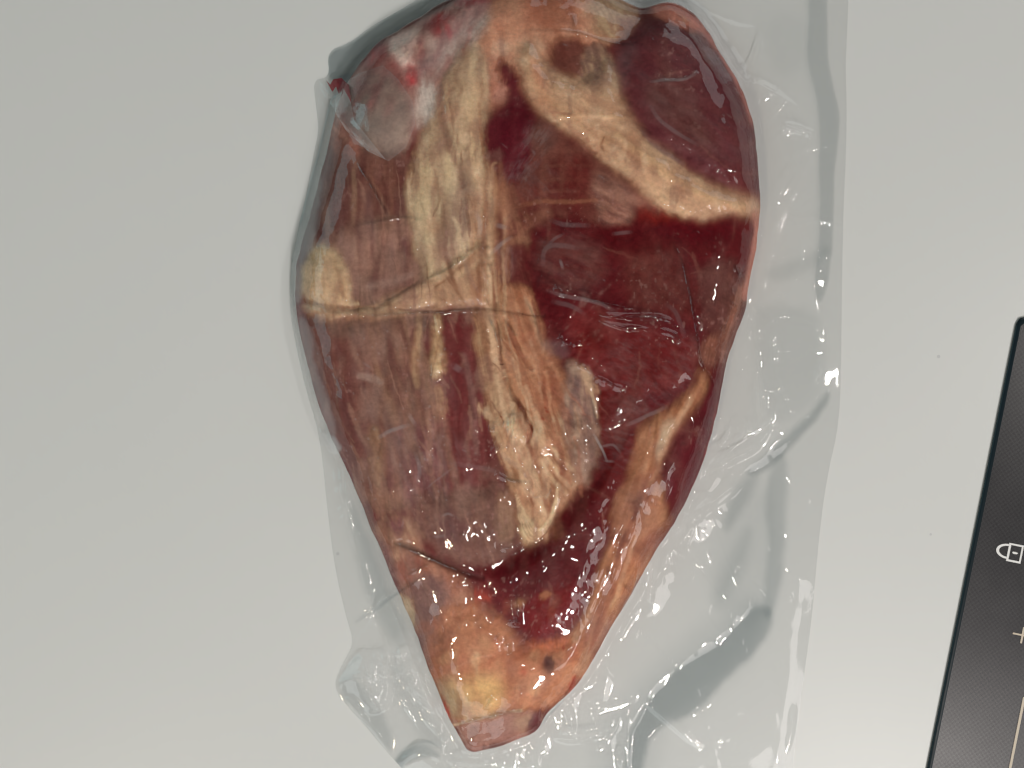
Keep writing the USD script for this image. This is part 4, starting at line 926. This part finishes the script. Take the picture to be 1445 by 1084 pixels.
M_blood = mat('blood_smear', {'p': ('principled_bsdf', {'base_color': (0.30, 0.022, 0.032), 'roughness': 0.25, 'alpha': 0.8})}, [])
flap('blood_smear', [(460,113),(466,120),(470,112),(482,110),(492,120),(496,146),(491,136),(484,124),(478,133),(474,122),(469,130)], 4.6, .1, 'small bright red smear at the corner fold', step=2.0)
UsdShade.MaterialBindingAPI.Apply(stage.GetPrimAtPath('/World/vacuum_bag/blood_smear')).Bind(M_blood)

# ------------------------------------------------------------------ glass panel at the right edge
E1 = np.array([0.981, 0.197]); E2 = np.array([-0.197, 0.981]); P0 = np.array([1436.0, 444.0])
HT = 5.0
def loc(a, b): return P0 + np.outer(np.atleast_1d(a), E1) + np.outer(np.atleast_1d(b), E2)
def at_top(u, v, z=HT):
    return P(u, v, z)
rr = sbox(0, 0, 1000, 1150).buffer(-14).buffer(14, quad_segs=10)
def ring(ins):
    q = rr.buffer(-ins, quad_segs=10) if ins else rr
    ln_ = q.length
    return np.array([q.exterior.interpolate(k / 400, normalized=True).coords[0] for k in range(400)])
rings = [(0, 0.2), (0, 1.6), (1.0, 2.8), (2.5, 3.9), (5.0, 4.7), (7.5, HT)]
vs = []
for ins, z in rings:
    q = loc_ = P0 + ring(ins)[:, :1] * E1 + ring(ins)[:, 1:] * E2
    vs.append(P(q[:, 0], q[:, 1], z))
ev = np.vstack(vs); n_ = 400; ii = np.arange(n_); jj = (ii + 1) % n_
ef = np.vstack([np.vstack([np.stack([r * n_ + ii, r * n_ + jj, (r + 1) * n_ + ii], 1), np.stack([r * n_ + jj, (r + 1) * n_ + jj, (r + 1) * n_ + ii], 1)]) for r in range(len(rings) - 1)])
tm = trimesh.Trimesh(ev, ef, process=False)
capv = np.vstack([vs[-1], vs[-1].mean(0)[None]]); capf = np.stack([ii, jj, np.full(n_, n_)], 1)
if np.cross(capv[capf[0, 1]] - capv[capf[0, 0]], capv[capf[0, 2]] - capv[capf[0, 0]])[2] < 0:
    capf = capf[:, ::-1]; ef = ef[:, ::-1]
xform('/World/control_panel', label='black glass hob panel with white lock symbol at the right', category='hob')
mesh_raw('/World/control_panel/glass_top', capv, capf, None, M_glass)
mesh_raw('/World/control_panel/bevelled_edge', ev, ef, vnormals(ev, ef), M_edge)
def prnt(path, poly, m, z=HT + .35, **kw):
    """flat print: polygon in design units on the glass"""
    g = trimesh.creation.extrude_polygon(poly, 0.3, engine='earcut')
    v = np.array(g.vertices)
    mesh_raw(path, P(v[:, 0], v[:, 1], z + v[:, 2]), np.array(g.faces)[:, ::-1], None, m, **kw)
def q2(ox_, oy_, pts): return [tuple(np.array([ox_, oy_]) + a * E1 + b * E2) for a, b in pts]
xform('/World/control_panel/lock_symbol', label='white padlock symbol lying on its side')
bx0 = (1424.5, 766.0)
body = Polygon(q2(*bx0, [(0, 0), (21, 0), (21, 26), (0, 26)]), [q2(*bx0, [(3.2, 2.6), (18.4, 2.6), (18.4, 23.2), (3.2, 23.2)])])
prnt('/World/control_panel/lock_symbol/lock_body', body, M_white)
thb = np.linspace(math.pi / 2, 3 * math.pi / 2, 24)
outer = [(0 + 16.5 * math.cos(t_), 12.5 + 10.5 * math.sin(t_)) for t_ in thb]
inner = [(-0.3 + 12.0 * math.cos(t_), 12.5 + 7.6 * math.sin(t_)) for t_ in thb[::-1]]
prnt('/World/control_panel/lock_symbol/shackle', Polygon(q2(*bx0, outer + inner)), M_white)
dash = Polygon(q2(*bx0, [(6.0, 12.0), (8, 11.2), (13, 11.2), (15, 12.2), (13, 14.2), (8, 14.2)]))
prnt('/World/control_panel/lock_symbol/keyhole_dash', dash, M_white)
pc = (1443.0, 896.5)
plus = Polygon(q2(*pc, [(-14, -1.2), (-1.4, -1.2), (-1.4, -11.5), (1.4, -11.5), (1.4, -1.2), (14, -1.2), (14, 1.2), (1.4, 1.2), (1.4, 11.5), (-1.4, 11.5), (-1.4, 1.2), (-14, 1.2)]))
prnt('/World/control_panel/plus_symbol', plus, M_cream, label='thin cream plus sign')
ln0 = (1445.5, 984.0)
prnt('/World/control_panel/slider_line', Polygon(q2(*ln0, [(-1.8, 0), (1.8, 0), (1.8, 160), (-1.8, 160)])), M_cream, label='thin cream line')
